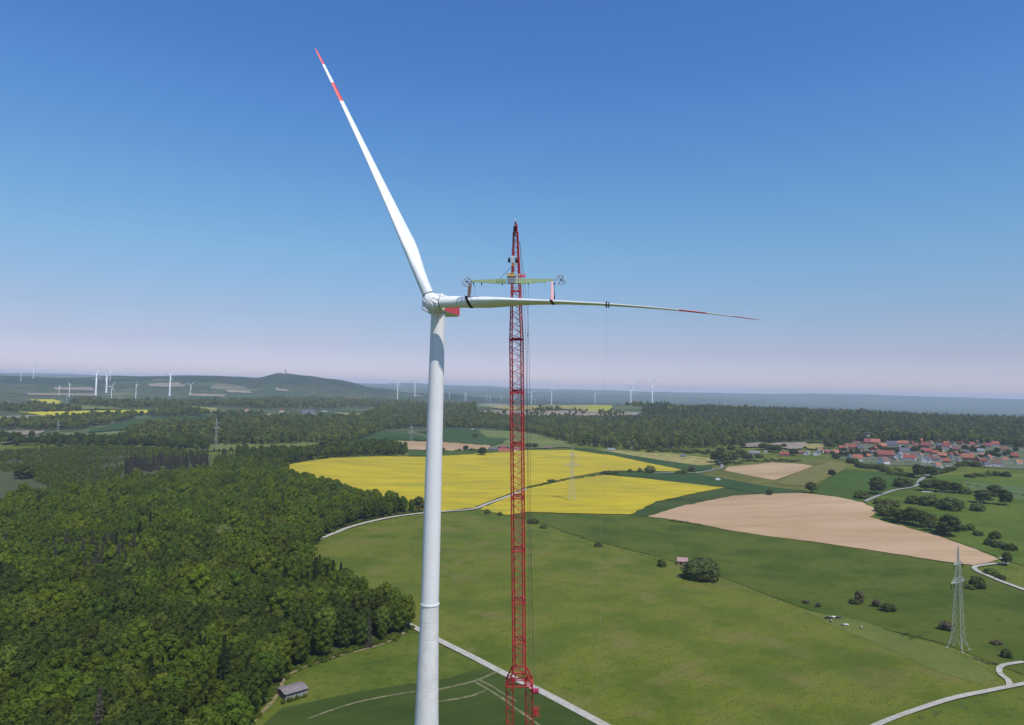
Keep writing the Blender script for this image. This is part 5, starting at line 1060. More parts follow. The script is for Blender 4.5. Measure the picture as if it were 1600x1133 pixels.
# village: (px, base row, width px, roof, wall, turn in degrees, row name)
V = [(1312, 711, 8, 'brown', 'white', 70, 'front'), (1349, 711, 9, 'slate', 'cream', 20, 'middle'), (1362, 709, 9, 'red', 'white', 70, 'middle'), (1372, 709, 8, 'brown', 'brick', 0, 'middle'), (1399, 706, 9, 'red', 'cream', 30, 'middle'), (1416, 714, 8, 'orange', 'white', 75, 'front'), (1429, 713, 9, 'brown', 'white', 15, 'middle'), (1440, 706, 8, 'red', 'white', 60, 'middle'), (1453, 717, 9, 'crimson', 'cream', 20, 'front'), (1457, 703, 8, 'brown', 'brick', 10, 'middle'), (1478, 695, 9, 'red', 'cream', 20, 'back'), (1487, 719, 8, 'slate', 'white', 70, 'front'), (1503, 715, 8, 'crimson', 'white', 10, 'front'), (1518, 696, 9, 'red', 'brick', 30, 'back'), (1534, 714, 9, 'orange', 'brick', 10, 'middle'), (1550, 710, 9, 'brown', 'cream', 60, 'middle'), (1529, 693, 9, 'brown', 'grey', 10, 'back'), (1400, 689, 8, 'brown', 'cream', 20, 'back'), (1425, 695, 8, 'crimson', 'brick', 60, 'back'), (1305, 711, 12, 'orange', 'brick', 5, 'front'), (1328, 716, 8, 'slate', 'white', 60, 'front'), (1340, 721, 16, 'orange', 'white', 5, 'front'), (1356, 715, 10, 'orange', 'brick', 50, 'front'), (1384, 715, 27, 'red', 'brick', 4, 'middle'), (1381, 725.6, 19, 'brown', 'white', 55, 'front'), (1397, 721, 11, 'grey', 'beige', 75, 'front'),
 (1406, 716, 14, 'grey', 'white', 70, 'middle'), (1413, 710, 18, 'slate', 'beige', 10, 'middle'), (1421, 720, 20, 'red', 'white', -8, 'front'), (1292, 709, 8, 'red', 'wood', 30, 'front'), (1316, 704, 12, 'red', 'brick', 15, 'middle'), (1322, 699, 10, 'red', 'cream', 60, 'back'), (1332, 703, 13, 'red', 'brick', 0, 'middle'), (1344, 704, 12, 'slate', 'brick', 20, 'middle'),
 (1338, 697, 11, 'brown', 'grey', 0, 'back'), (1368, 695, 14, 'orange', 'brick', 0, 'back'), (1379, 701, 13, 'orange', 'brick', 10, 'middle'), (1367, 703, 10, 'crimson', 'brick', 55, 'middle'), (1393, 699, 17, 'slate', 'grey', 5, 'middle'), (1404, 695, 10, 'orange', 'brick', 25, 'back'), (1413, 697, 12, 'orange', 'brick', 0, 'back'), (1410, 703, 13, 'grey', 'cream', 15, 'middle'), (1389, 689.5, 8, 'pink', 'white', 0, 'back'),
 (1429, 706, 8, 'grey', 'beige', 70, 'middle'), (1438, 714, 8, 'orange', 'white', 75, 'front'), (1447, 724, 15, 'slate', 'white', 80, 'front'), (1440, 692, 10, 'orange', 'brick', 0, 'back'), (1447, 700, 17, 'red', 'brick', -20, 'middle'), (1450, 709, 12, 'red', 'brick', 0, 'middle'), (1466, 693, 10, 'orange', 'brick', 15, 'back'), (1469, 700, 12, 'slate', 'brick', 10, 'back'),
 (1479, 702, 14, 'crimson', 'white', -10, 'middle'), (1471, 706, 10, 'brown', 'white', 70, 'middle'), (1461, 711, 11, 'red', 'brick', 5, 'middle'), (1473, 716, 14, 'orange', 'brick', -8, 'front'), (1463, 720, 11, 'brown', 'grey', 5, 'front'), (1491, 697, 6, 'grey', 'white', 80, 'back'), (1486, 699, 5, 'brown', 'cream', 80, 'back'), (1487, 690, 9, 'red', 'white', 0, 'back'), (1501, 695, 11, 'crimson', 'brick', -40, 'back'), (1506, 690, 12, 'slate', 'grey', 30, 'back'),
 (1494, 706, 13, 'brown', 'brick', 0, 'middle'), (1485, 713, 10, 'crimson', 'grey', 60, 'middle'), (1494, 713, 10, 'orange', 'brick', 75, 'middle'), (1497, 721, 9, 'brown', 'white', 70, 'front'), (1479, 724, 11, 'red', 'brick', 0, 'front'), (1465, 730, 12, 'orange', 'white', 40, 'front'), (1513, 720, 18, 'orange', 'brick', -4, 'front'), (1527, 723, 12, 'brown', 'brick', 80, 'front'), (1524, 704, 12, 'orange', 'cream', 50, 'middle'),
 (1516, 702, 11, 'brown', 'brick', 0, 'back'), (1532, 708, 10, 'grey', 'white', 0, 'middle'), (1532, 699, 9, 'slate', 'white', 20, 'back'), (1543, 700, 11, 'crimson', 'grey', 0, 'back'), (1554, 698, 14, 'red', 'grey', 20, 'back'), (1545, 719, 12, 'orange', 'cream', 70, 'middle'), (1538, 723, 9, 'red', 'brick', 0, 'front'), (1562, 714, 10, 'slate', 'white', 75, 'middle'), (1557, 729, 15, 'brown', 'white', 0, 'front'),
 (1542, 729, 12, 'slate', 'white', 30, 'front'), (1571, 721, 9, 'orange', 'white', 10, 'front'), (1585, 716, 12, 'red', 'brick', 5, 'middle'), (1592, 726, 12, 'orange', 'white', 30, 'front'), (1357, 694.5, 15, 'crimson', 'brick', 5, 'back'), (1347, 691, 12, 'red', 'brick', 0, 'back'), (1482, 735, 7, 'grey', 'grey', 10, 'front'),
 (1421, 704, 9, 'red', 'brick', 60, 'middle'), (1432, 699, 9, 'crimson', 'brick', 10, 'back'), (1455, 694, 8, 'brown', 'cream', 60, 'back'), (1510, 709, 9, 'slate', 'grey', 10, 'middle'), (1504, 702, 8, 'red', 'brick', 60, 'middle'), (1569, 705, 9, 'red', 'grey', 0, 'back')]
ORD = ['first', 'second', 'third', 'fourth', 'fifth', 'sixth', 'seventh', 'eighth', 'ninth', 'tenth', 'eleventh', 'twelfth']
by = {}
RN = {'orange': 'orange tiled', 'red': 'red tiled', 'crimson': 'dark red', 'brown': 'brown', 'slate': 'dark slate', 'grey': 'grey', 'pink': 'pinkish'}
for v in sorted(V): by.setdefault((v[3], v[4], v[6]), []).append(v)
for v in V:
    px, yb, wp_, roof, wall, yw, rown = v; wp_ *= .9; g = G(px, yb); s = px_m(g); L = wp_ / s; c = abs(math.cos(R(yw))); sn = abs(math.sin(R(yw))); asp = .74 if wp_ < 18 else .5
    w = L / (c + sn * asp); d = w * asp; d = max(d, 6.5); w = max(w, 7.5); h = min(6.5, max(3.8, d * .55)); rh = d * .52
    o = house(g, w, d, h, rh, R(yw) - math.atan2(g.x, g.y), roof, wall); lst = by[(roof, wall, rown)]; k = lst.index(v)
    lab = '%s house, %s roof, %s village row' % (wall, RN[roof], rown)
    if len(lst) > 1: lab += ', %s of its kind from left' % ORD[k]
    tag(o, lab.replace('wood house', 'wooden house'), 'house', 'houses of the red-roofed village')
# church tower
g = G(1355, 690.5); s = px_m(g); w = 5.8 / s;  ch = empty('church_tower', g, -math.atan2(g.x, g.y) + .1); ch.scale = (1, 1, 1.25); tag(ch, 'white square church tower with a dark open belfry above the village roofs', 'church tower')
mb = MB(); mb.box((0, 0, 5.2), (w, w, 16)); child('wall', mb.mesh('wall', WM['white']), ch); mb = MB()
for sx in (-1, 1):
    for sy in (-1, 1): mb.box((sx * w * .42, sy * w * .42, 15.6), (w * .16, w * .16, 4.8))
child('belfry_frame', mb.mesh('belfry_frame', WM['grey']), ch); mb = MB(); mb.box((0, 0, 15.4), (w * .66, w * .66, 4.4)); child('belfry_opening', mb.mesh('belfry_opening', M_DARK), ch)
mb = MB(); mb.loft([[(-w * .56, -w * .56, 18), (w * .56, -w * .56, 18), (w * .56, w * .56, 18), (-w * .56, w * .56, 18)], [(-w * .3, -w * .3, 19.4), (w * .3, -w * .3, 19.4), (w * .3, w * .3, 19.4), (-w * .3, w * .3, 19.4)]]); child('roof', mb.mesh('roof', RM['slate']), ch)
for px, yb, wpx, roof, wall, yw, hh, nm, lb in (
    (1227, 713, 17, 'red', 'brick', 4, 5, 'barn', 'red-roofed brick barn standing alone left of the village'), (1179, 710, 15, 'grey', 'grey', 3, 3.5, 'barn', 'long low barn with pale grey roof among the trees'), (1252, 709.5, 10, 'brown', 'brick', 10, 4, 'house', 'brown-roofed house left of the two white gables'),
    (1261, 710.5, 9, 'grey', 'white', 75, 4, 'house', 'first white gabled house left of the village'), (1276, 711, 11, 'slate', 'white', 80, 4, 'house', 'second white gabled house with dark roof left of the village'), (1280, 704, 9, 'orange', 'cream', 40, 4, 'house', 'orange-roofed cream house behind the white gables'),
    (1196, 708, 5, 'grey', 'white', 10, 3, 'house', 'tiny pale house between trees beside the long grey barn'), (1286, 707, 7, 'orange', 'white', 60, 4, 'house', 'small white house with orange roof at the village edge'),
    (771, 704.5, 15, 'slate', 'brick', 15, 4, 'farm_building', 'dark-roofed farm shed at the left of the farmstead'), (785, 702, 13, 'crimson', 'brick', 35, 6, 'farm_building', 'tall dark red roofed farmhouse in the middle of the farmstead'), (797, 703.5, 13, 'slate', 'brick', 60, 5, 'farm_building', 'bluish-grey roofed barn of the farmstead beside the crane boom'),
    (789, 706.5, 20, 'red', 'brick', 2, 2.5, 'farm_building', 'long low red-roofed byre in front of the farmstead'), (806, 705, 10, 'crimson', 'white', 20, 4, 'farm_building', 'dark red farm outbuilding behind the crane boom'), (858, 701, 11, 'brown', 'wood', 3, 2.5, 'farm_building', 'low brown wooden shed at the top of the yellow field'),
    (440, 644, 8, 'red', 'white', 10, 5, 'house', 'red-roofed white house in the far hamlet'), (481, 646, 20, 'slate', 'grey', 5, 5, 'farm_building', 'long dark barn with grey roof in the far hamlet'), (494, 650, 9, 'grey', 'white', 5, 3, 'farm_building', 'low white shed at the right end of the hamlet'), (507, 645, 8, 'grey', 'white', 0, 3, 'farm_building', 'small white building by the pale field of the hamlet'),
    (421, 649, 6, 'orange', 'white', 60, 4, 'house', 'small orange-roofed white house left of the far hamlet'), (374, 644, 7, 'crimson', 'brick', 10, 5, 'house', 'dark red roofed house in the far left hamlet'), (386, 643, 7, 'orange', 'cream', 60, 5, 'house', 'orange-roofed cream house in the far left hamlet'), (366, 646, 6, 'pink', 'brick', 0, 4, 'house', 'pinkish roofed house at the left end of the hamlet'), (391, 648, 5, 'grey', 'white', 70, 4, 'house', 'white gable at the right of the far left hamlet'),
    (357, 645, 7, 'brown', 'grey', 0, 4, 'house', 'brown-roofed house at the far left hamlet edge'), (408, 647, 7, 'slate', 'cream', 30, 4, 'house', 'dark roofed cream house between the two hamlets'), (547, 624, 6, 'red', 'cream', 0, 5, 'house', 'red-roofed house in the farthest hamlet under the hill'), (557, 625.5, 11, 'orange', 'cream', 0, 4, 'house', 'long orange-roofed building in the farthest hamlet'), (539, 626, 4, 'grey', 'white', 60, 4, 'house', 'tiny white house at the left of the farthest hamlet'), (242, 646, 7, 'brown', 'brick', 0, 4, 'house', 'brown house at the tip of the yellow strip'),
    (992, 649, 10, 'grey', 'white', 5, 4, 'farm_building', 'pale shed among trees on the far rise'), (1067, 714.5, 9, 'slate', 'grey', 5, 3, 'farm_building', 'grey field shed in the dry stubble'), (955, 704.6, 12, 'grey', 'grey', 2, 2, 'farm_building', 'low grey shelter at the edge of the stubble')):
    g = G(px, yb); s = px_m(g); L = wpx / s; c = abs(math.cos(R(yw))); sn = abs(math.sin(R(yw))); asp = .45 if wpx > 12 else .62; w = L / (c + sn * asp); d = max(5, w * asp)
    tag(house(g, w, d, min(hh, d * .6), d * .42, R(yw) - math.atan2(g.x, g.y), roof, wall, nm, chim=nm == 'house', wins=px > 700), lb, 'barn' if nm == 'barn' else 'farm building' if nm == 'farm_building' else 'house')
# communications tower on the high hill
g = G(446, 584.5); o = empty('hilltop_tower', g); tag(o, 'small lookout tower on the top of the highest hill', 'tower'); mb = MB(); mb.lathe((0, 0, 0), [(-8, 5), (28, 4.5), (28, 8), (36, 8), (37, 3), (48, 2)], 12); child('shaft', mb.mesh('shaft', WM['grey']), o); mb = MB(); mb.box((-16, 0, 4), (18, 12, 14)); child('lodge', mb.mesh('lodge', WM['white']), o)

# weathered field shed at the wood edge
A_, B_, C_, D_ = G(443, 1098), G(481, 1087), G(466, 1071), G(436, 1087)
bxv = (B_ - A_); w = 10.8; yaw_ = math.atan2(bxv.y, bxv.x); dpt = 8.6; ctr = (A_ + B_ + C_ + D_) / 4
sh = empty('field_shed', Vector((ctr.x, ctr.y, H1(ctr.x, ctr.y))), yaw_); tag(sh, 'weathered shed with a low mossy grey-pink roof at the edge of the wood', 'shed')
M_OLDROOF = mat('weathered_fibre_roof', cols=[(0.15, 0.125, 0.12), (0.22, 0.185, 0.18), (0.26, 0.21, 0.19)], scale=.6, detail=8, rough=.95, second=[(.35, (0.40, 0.22, 0.12), .35, (.6, .7)), (1.5, (0.16, 0.15, 0.13), .4)], bump=.05, bump_scale=3)
mb = MB(); mb.box((0, 0, .8), (w, dpt, 3.6)); child('wall', mb.mesh('wall', mat('grey_boards', cols=[(0.15, 0.145, 0.13), (0.26, 0.255, 0.23), (0.1, 0.095, 0.085)], scale=1.2, stretch=(3, 0), rough=.9)), sh)
mb = MB(); rg = []
for x in (-w / 2 - .4, w / 2 + .4): rg.append([(x, -dpt / 2 - .5, 2.85), (x, 0, 3.75), (x, dpt / 2 + .5, 2.85), (x, dpt / 2 + .5, 3.0), (x, 0, 3.92), (x, -dpt / 2 - .5, 3.0)])
mb.loft(rg); rf = child('roof', mb.mesh('roof', M_OLDROOF), sh); mb = MB()
mb.box((0, -dpt / 2 - .53, 2.82), (w + .9, .06, .42)); mb.box((-w / 2 - .43, 0, 3.0), (.06, dpt + 1.0, .5)); child('fascia', mb.mesh('fascia', mat('dark_fascia', (0.025, 0.022, 0.03))), rf)
for k in range(6): mb = MB(); mb.box((-w / 2 + (k + .5) * w / 6, -dpt / 2 - .05, 1.0), (w / 6 - .5, .06, 2.4)); child('panel', mb.mesh('panel', mat('pale_panel', cols=[(0.22, 0.22, 0.20), (0.36, 0.36, 0.33)], scale=1.5)), sh)
for k in range(9):
    q = A_.lerp(B_, k / 8) + Vector((rnd.uniform(-.5, .5), -2.2, 0)); q.z = H1(q.x, q.y); tree('weed_clump', ('olive', 0), q - Vector((0, 0, .8)), .10 + rnd.uniform(0, .05), label='low weeds growing along the front of the weathered shed', cat='weeds', group='weeds in front of the shed', trunk=False)
# hut beside the willow
g = G(1066, 882); o = house(g, 8.2, 5.6, 3.4, 2.2, R(8) - math.atan2(g.x, g.y), 'pink', 'wood', 'meadow_hut', wins=False, chim=False); tag(o, 'small wooden hut with a faded pink roof beside the big willow bush', 'hut')
mb = MB(); mb.box((-1.5, -2.83, 1.2), (1.6, .1, 2.4)); child('door', mb.mesh('door', M_DARK), o)

# ------------------------------------------------------------------ single trees and bushes
CW = {'mid': 10.6, 'dark': 10.8, 'olive': 10.4, 'light': 10, 'yellow': 9.5, 'dry': 6.2, 'spruce': 7}
for k in (0, 1): CR['bush', k] = crown_mesh('bush_foliage', 80 + k, L_FIELD if k else L_FIELDD, r=5, z0=-1.5, z1=8.5, lobes=12, n=1100)
CR['willow', 0] = crown_mesh('willow_foliage', 83, L_GREY, r=5, z0=-1.5, z1=8.5, lobes=22, n=2600, leaf=.38)
CR['brownb', 0] = crown_mesh('reddish_foliage', 84, L_BROWN, r=4.2, z0=0, z1=11, lobes=9, n=700, hull=.75)
CR['oliveb', 0] = crown_mesh('olive_foliage', 85, L_FIELD, r=5, z0=-1.5, z1=8.5, lobes=12, n=1100)
for k in (0, 1, 2): CR['gdark', k] = crown_mesh('tree_crown', 290 + k, L_FIELDD, r=5.2, z0=1.0, z1=21 + k, n=1900, lobes=17, hull=.8, loose=.8)
for k in (0, 1, 2, 3): CR['gmid', k] = crown_mesh('tree_crown', 295 + k, L_FIELD, r=5.1, z0=1.2, z1=21 + k, n=1900, lobes=15, hull=.8, loose=.8)
CR['golive', 0] = crown_mesh('tree_crown', 299, L_GREY, r=5.1, z0=1.2, z1=22, n=1900, lobes=15, hull=.8, loose=.8)
CWH = {'gdark': (11, 22), 'gmid': (10.8, 22), 'golive': (10.8, 22), 'bush': (10.2, 8.6), 'willow': (10.2, 8.6), 'brownb': (8.4, 11), 'oliveb': (10.2, 8.6), 'mid': (10.6, 23), 'dark': (10.8, 22), 'olive': (10.4, 23), 'light': (10, 22.5)}
def plant(px, py, hpx, wpx, key, name, label, cat, group=None):
    if key[0] in ('dark', 'mid', 'olive'): key = ('g' + key[0], key[1])
    g = G(px, py); s = px_m(g); cw, chh = CWH[key[0]]; sx = wpx / s / cw; sz = hpx / s / chh * (1 if key[0][0] == 'g' else .8)
    tall = key[0][0] == 'g'
    o = empty(name, g - Vector((0, 0, .2)), rnd.uniform(0, 6.28)); o.scale = (sx, sx, sz); child('crown' if tall or name.endswith('tree') else 'foliage', CR[key], o)
    child('trunk' if name.endswith('tree') else 'stem', TR[int(px) % 3] if tall else TRB, o); return tag(o, label, cat, group)
T = 'tree'; Bu = 'bush'
PL = [(1371, 773, 31, 26, ('dark', 0), T, 'broad dark oak-like tree in the paddock above the ploughed field'), (1268, 770.5, 19, 18, ('mid', 1), T, 'round tree at the corner where the green crop strip ends'), (1300, 743, 10, 12, ('dark', 1), T, 'small round tree on the brownish hay meadow'), (1346, 779, 15, 22, ('oliveb', 0), Bu, 'pale bush on the paddock edge above the ploughed field'),
 (1412, 761, 19, 29, ('bush', 0), Bu, 'wide dark bush beside the asphalt lane in the paddock'), (1435, 747, 22, 18, ('dark', 2), T, 'dark tree at the lower village edge left of the lane'), (1455, 747, 20, 22, ('mid', 2), T, 'dense tree at the lower village edge right of the lane'), (1447, 768, 22, 20, ('mid', 0), T, 'first tree of the row above the white bales'), (1462, 769, 22, 24, ('olive', 0), T, 'second tree of the row above the white bales'), (1478, 770, 20, 20, ('dark', 1), T, 'third tree of the row above the white bales'), (1493, 771, 19, 20, ('olive', 0), T, 'fourth tree of the row above the white bales'), (1508, 772, 14, 18, ('oliveb', 0), Bu, 'bush at the right end of the row above the bales'),
 (1428, 787, 16, 24, ('oliveb', 0), Bu, 'first bush of the hedge crossing the bright pasture'), (1452, 790, 20, 30, ('bush', 1), Bu, 'second wide bush of the hedge crossing the bright pasture'), (1488, 797, 25, 36, ('bush', 0), Bu, 'biggest dark round bush casting shade on the bright pasture'), (1528, 799, 17, 20, ('bush', 1), Bu, 'compact dark bush in the middle of the right pasture'), (1537, 787, 24, 26, ('olive', 0), T, 'spreading pale tree behind the compact dark bush'), (1554, 776, 20, 22, ('olive', 0), T, 'pale tree left of the dark tree at the right pasture end'), (1571, 790, 28, 20, ('dark', 0), T, 'tall dark tree at the right end of the pasture'),
 (1376, 800, 17, 18, ('bush', 0), Bu, 'bush at the notch of the ploughed field'), (1372, 788, 12, 14, ('bush', 1), Bu, 'bush just above the notch of the ploughed field'), (1386, 807, 24, 24, ('oliveb', 0), Bu, 'greyish bush at the start of the thicket'), (1392, 793, 16, 26, ('willow', 0), Bu, 'grey willow bush at the top of the thicket'), (1398, 814, 24, 24, ('mid', 1), T, 'first green tree of the thicket along the ploughed field'), (1412, 818, 24, 26, ('olive', 0), T, 'pale tree in the middle of the thicket'), (1426, 820, 28, 26, ('dark', 2), T, 'tall dark tree in the middle of the thicket'), (1440, 824, 26, 24, ('mid', 3), T, 'green tree right of the tall dark thicket tree'), (1455, 830, 20, 16, ('dark', 0), T, 'small dark tree at the thicket bottom'), (1458, 815, 14, 12, ('bush', 1), Bu, 'round bush behind the thicket'), (1470, 833, 18, 18, ('bush', 0), Bu, 'low dark bush left of the largest thicket tree'), (1484, 838, 36, 32, ('dark', 1), T, 'largest tree at the right end of the thicket'),
 (1506, 830, 12, 12, ('bush', 0), Bu, 'first small bush right of the thicket'), (1517, 829, 14, 12, ('bush', 1), Bu, 'second taller bush right of the thicket'), (1529, 837, 10, 15, ('bush', 0), Bu, 'third flat bush right of the thicket'), (1555, 842, 16, 16, ('oliveb', 0), Bu, 'pointed bush behind the dark hedge block at right'), (1548, 852, 13, 18, ('bush', 0), Bu, 'left part of the dark hedge block'), (1562, 856, 13, 20, ('bush', 0), Bu, 'middle part of the dark hedge block'), (1578, 860, 14, 20, ('bush', 0), Bu, 'right part of the dark hedge block'),
 (1549, 898, 12, 22, ('bush', 1), Bu, 'bush beside the pale track bend at right'), (1563, 905, 9, 16, ('bush', 0), Bu, 'low bush right of the track bend'), (1527, 919, 24, 24, ('bush', 0), Bu, 'dark bush behind the tall pylon'), (1516, 921, 10, 14, ('oliveb', 0), Bu, 'small pale bush left of the dark bush behind the pylon'), (1573, 884, 24, 14, ('dark', 0), T, 'dark tree beside the track at the right edge'),
 (1343, 943, 26, 15, ('brownb', 0), T, 'reddish-brown thin tree above the cows'), (1335, 944, 11, 16, ('bush', 0), Bu, 'dark bush at the foot of the reddish tree'), (1369, 948, 14, 13, ('brownb', 0), T, 'small bare-topped tree between two dark bushes'), (1388, 955, 15, 22, ('bush', 0), Bu, 'dark bush pair right of the reddish tree'), (1259, 943, 7, 12, ('brownb', 0), Bu, 'low brownish bush left of the cows'), (1279, 949, 10, 9, ('brownb', 0), Bu, 'small brownish bush just above the cows'),
 (1478, 985, 18, 20, ('brownb', 0), Bu, 'brownish bush behind the pylon legs'), (1557, 1007, 9, 18, ('brownb', 0), Bu, 'flat brown bush at the lower right pasture'), (1573, 1028, 18, 16, ('bush', 0), Bu, 'dark bush cut by the right side above the track'),
 (1097, 905, 39, 56, ('willow', 0), Bu, 'big round grey-green willow bush beside the meadow hut'), (1034, 886, 16, 13, ('oliveb', 0), Bu, 'small tree-like bush left of the meadow hut'), (935, 855, 12, 12, ('oliveb', 0), Bu, 'bright bush on the meadow boundary right of the crane'), (832, 818, 10, 19, ('bush', 0), Bu, 'dark bush directly right of the crane boom'), (849, 826, 7, 12, ('oliveb', 0), Bu, 'low light green bush near the crane boom'),
 (952, 740.5, 6, 28, ('bush', 0), Bu, 'flat dark hedge at the corner between the two yellow fields'), (984, 738, 7, 7, ('bush', 0), Bu, 'smallest bush on the line above the lower yellow field'), (1000, 738.5, 9, 8, ('bush', 1), Bu, 'narrow bush on the line above the lower yellow field'), (1016, 739, 14, 18, ('bush', 1), Bu, 'largest bush on the line above the lower yellow field'), (1060, 740.5, 7, 10, ('bush', 0), Bu, 'low dark bush by the lane to the village'), (1069, 741, 9, 9, ('bush', 0), Bu, 'round dark bush by the lane to the village'), (1081, 739.5, 15, 12, ('brownb', 0), T, 'thin greyish tree by the lane to the village'), (862, 753.5, 6, 15, ('bush', 0), Bu, 'low hedge bush on the line between the yellow fields'),
 (1202.5, 774, 11, 11, ('dark', 1), T, 'lone tree at the top edge of the large ploughed field'), (826, 700.5, 10, 12, ('mid', 0), T, 'first tree behind the crane at the farmstead'), (836, 700.5, 9, 11, ('mid', 1), T, 'second tree right of the crane at the farmstead'), (996, 706, 11, 13, ('dark', 0), T, 'round dark tree between the long wood and the stubble'), (1016, 707, 8, 13, ('bush', 0), Bu, 'dark bush at the upper edge of the stubble'),
 (753.5, 712, 14, 15, ('dark', 1), T, 'round dark tree on the top edge of the yellow field'), (727.6, 704, 9, 9, ('dark', 0), T, 'small round tree in the hedge left of the farmstead'), (742, 685, 11, 8, ('mid', 0), T, 'narrow tree between the two dark green fields'), (680, 707, 14, 32, ('bush', 0), Bu, 'dark bush half hidden behind the turbine tower'), (655, 800, 25, 20, ('mid', 2), T, 'green tree beside the turbine tower at the wood tip'), (514, 708, 27, 33, ('mid', 3), T, 'tall spreading tree rising from the belt above the yellow field'), (761.5, 803, 9, 10, ('bush', 1), Bu, 'small bush at the lower left corner of the right yellow field'), (781, 806, 8, 8, ('bush', 0), Bu, 'tiny round bush left of the crane boom'),
 (37, 751, 25, 26, ('dark', 2), T, 'large dark round tree beyond the wood near the left edge'), (150, 642, 6, 4, ('dark', 0), T, 'tiny lone tree on the far yellow strip'), (1120, 723, 20, 22, ('dark', 1), T, 'dark tree at the bend of the lane to the village'), (1133, 726, 21, 22, ('mid', 2), T, 'bright tree right of the bend of the lane'), (1144, 723, 18, 20, ('dark', 2), T, 'dark tree behind the small ploughed field'), (1157, 714, 14, 18, ('mid', 0), T, 'tree left of the long grey barn'), (1168, 716, 10, 16, ('bush', 0), Bu, 'bush in front of the long grey barn'), (1193, 703, 12, 16, ('mid', 1), T, 'tree behind the long grey barn'), (1204, 706, 13, 18, ('dark', 0), T, 'tree between the grey barn and the red barn'), (1215, 707, 12, 14, ('mid', 3), T, 'tree touching the red barn on its left'), (1240, 712, 12, 14, ('dark', 1), T, 'tree touching the red barn on its right'), (1186, 715, 8, 14, ('bush', 1), Bu, 'bush at the right of the grey barn'), (1225, 700, 8, 9, ('dark', 0), T, 'lone round tree on the bare field behind the red barn'), (1126, 709, 12, 14, ('mid', 0), T, 'tree above the bend of the lane'), (1142, 706, 12, 14, ('dark', 0), T, 'tree by the small bare field left of the barn'), (1160, 700, 16, 12, ('mid', 1), T, 'tall tree between two small bare fields'),
 (1297, 702, 14, 18, ('mid', 2), T, 'large tree at the left end of the village'), (1310, 697, 12, 16, ('dark', 0), T, 'dark tree behind the left end of the village')]
for p_ in PL: plant(*p_[:5], {'tree': 'field_tree', 'bush': 'bush'}[p_[5]], p_[6], p_[5])
# hedges of many bushes
def hedge(pix, n, h, w, label, group, key=('bush', 0), jy=1.0, name='hedge_bush'):
    P_ = np.array(pix, float); seg = np.r_[0, np.cumsum(np.hypot(*np.diff(P_, axis=0).T))]
    for k in range(n):
        t = (k + .5 + rnd.uniform(-.35, .35)) / n * seg[-1]; px, py = np.interp(t, seg, P_[:, 0]), np.interp(t, seg, P_[:, 1]) + rnd.uniform(-jy, jy)
        plant(px, py, h * rnd.uniform(.7, 1.3), w * rnd.uniform(.7, 1.3), (key[0], (k + key[1]) % 2) if key[0] == 'bush' else key, name, label, 'bush', group)
hedge([(1045, 814), (1075, 818), (1100, 823)], 14, 3.6, 6, 'low dark bush of the strip along the lower edge of the ploughed field', 'bushes along the ploughed field', jy=.3)
hedge([(945, 742), (900, 749), (870, 753), (826, 763)], 16, 3, 8, 'low bush of the hedge between the two rapeseed fields', 'bushes between the rapeseed fields', jy=.2)
hedge([(712, 706.5), (745, 705.5)], 7, 5.5, 7, 'bush of the short hedge left of the farmstead', 'bushes left of the farmstead', jy=.4)
hedge([(1325, 722), (1345, 730), (1380, 736), (1395, 740), (1425, 744)], 14, 10, 14, 'garden bush below the front houses of the village', 'garden bushes below the village', jy=2)
hedge([(1440, 740), (1470, 738), (1490, 734), (1500, 728), (1530, 731)], 12, 9, 13, 'garden tree below the right half of the village', 'garden trees below the village', key=('mid', 0), jy=2, name='garden_tree')
hedge([(1505, 748), (1530, 744), (1560, 744), (1575, 748)], 9, 9, 12, 'bush of the upper hedge between the pastures at right', 'bushes of the upper right hedge', jy=2)
hedge([(1508, 757), (1546, 765), (1600, 775)], 14, 2.5, 5, 'thin hedge bush bounding the bluish crop', 'bushes of the thin right hedge', jy=.2)
hedge([(1148, 727), (1165, 722), (1185, 721), (1215, 721), (1250, 722)], 20, 4.5, 8, 'low shrub on the rough bank above the small ploughed field', 'shrubs above the small ploughed field', jy=1.5)
hedge([(1020, 703), (1060, 706), (1110, 708)], 14, 6, 12, 'bush of the loose row between the stubble and the long wood', 'bushes above the stubble', jy=2)
hedge([(1290, 697), (1340, 693), (1400, 690), (1470, 688), (1530, 691), (1590, 700)], 30, 11, 13, 'tree of the loose row behind the village roofs', 'trees behind the village', key=('mid', 1), jy=2, name='garden_tree')
hedge([(1300, 712), (1360, 708), (1400, 708), (1440, 704), (1500, 708), (1560, 710), (1590, 712)], 84, 7.5, 8, 'garden tree between the village houses', 'garden trees between the village houses', key=('dark', 1), jy=6, name='garden_tree')
hedge([(1520, 1030), (1545, 1038), (1558, 1036)], 7, 3, 6, 'low weed bush by the track junction at lower right', 'weed bushes at the track junction', key=('brownb', 0), jy=1.5)
hedge([(870, 832), (905, 838), (945, 858), (1000, 868), (1030, 874)], 16, 2.4, 5, 'low weed bush on the boundary between the two meadows', 'weed bushes between the meadows', key=('oliveb', 0), jy=1.5)
hedge([(1200, 892), (1240, 898), (1290, 907)], 12, 1.6, 5, 'dark ditch shrub in the upper meadow', 'ditch shrubs of the upper meadow', jy=.3)
hedge([(650, 664), (700, 668), (790, 668)], 14, 6, 9, 'tree at the foot of the long wood behind the tower', 'trees at the foot of the long wood', key=('mid', 0), jy=1, name='garden_tree')

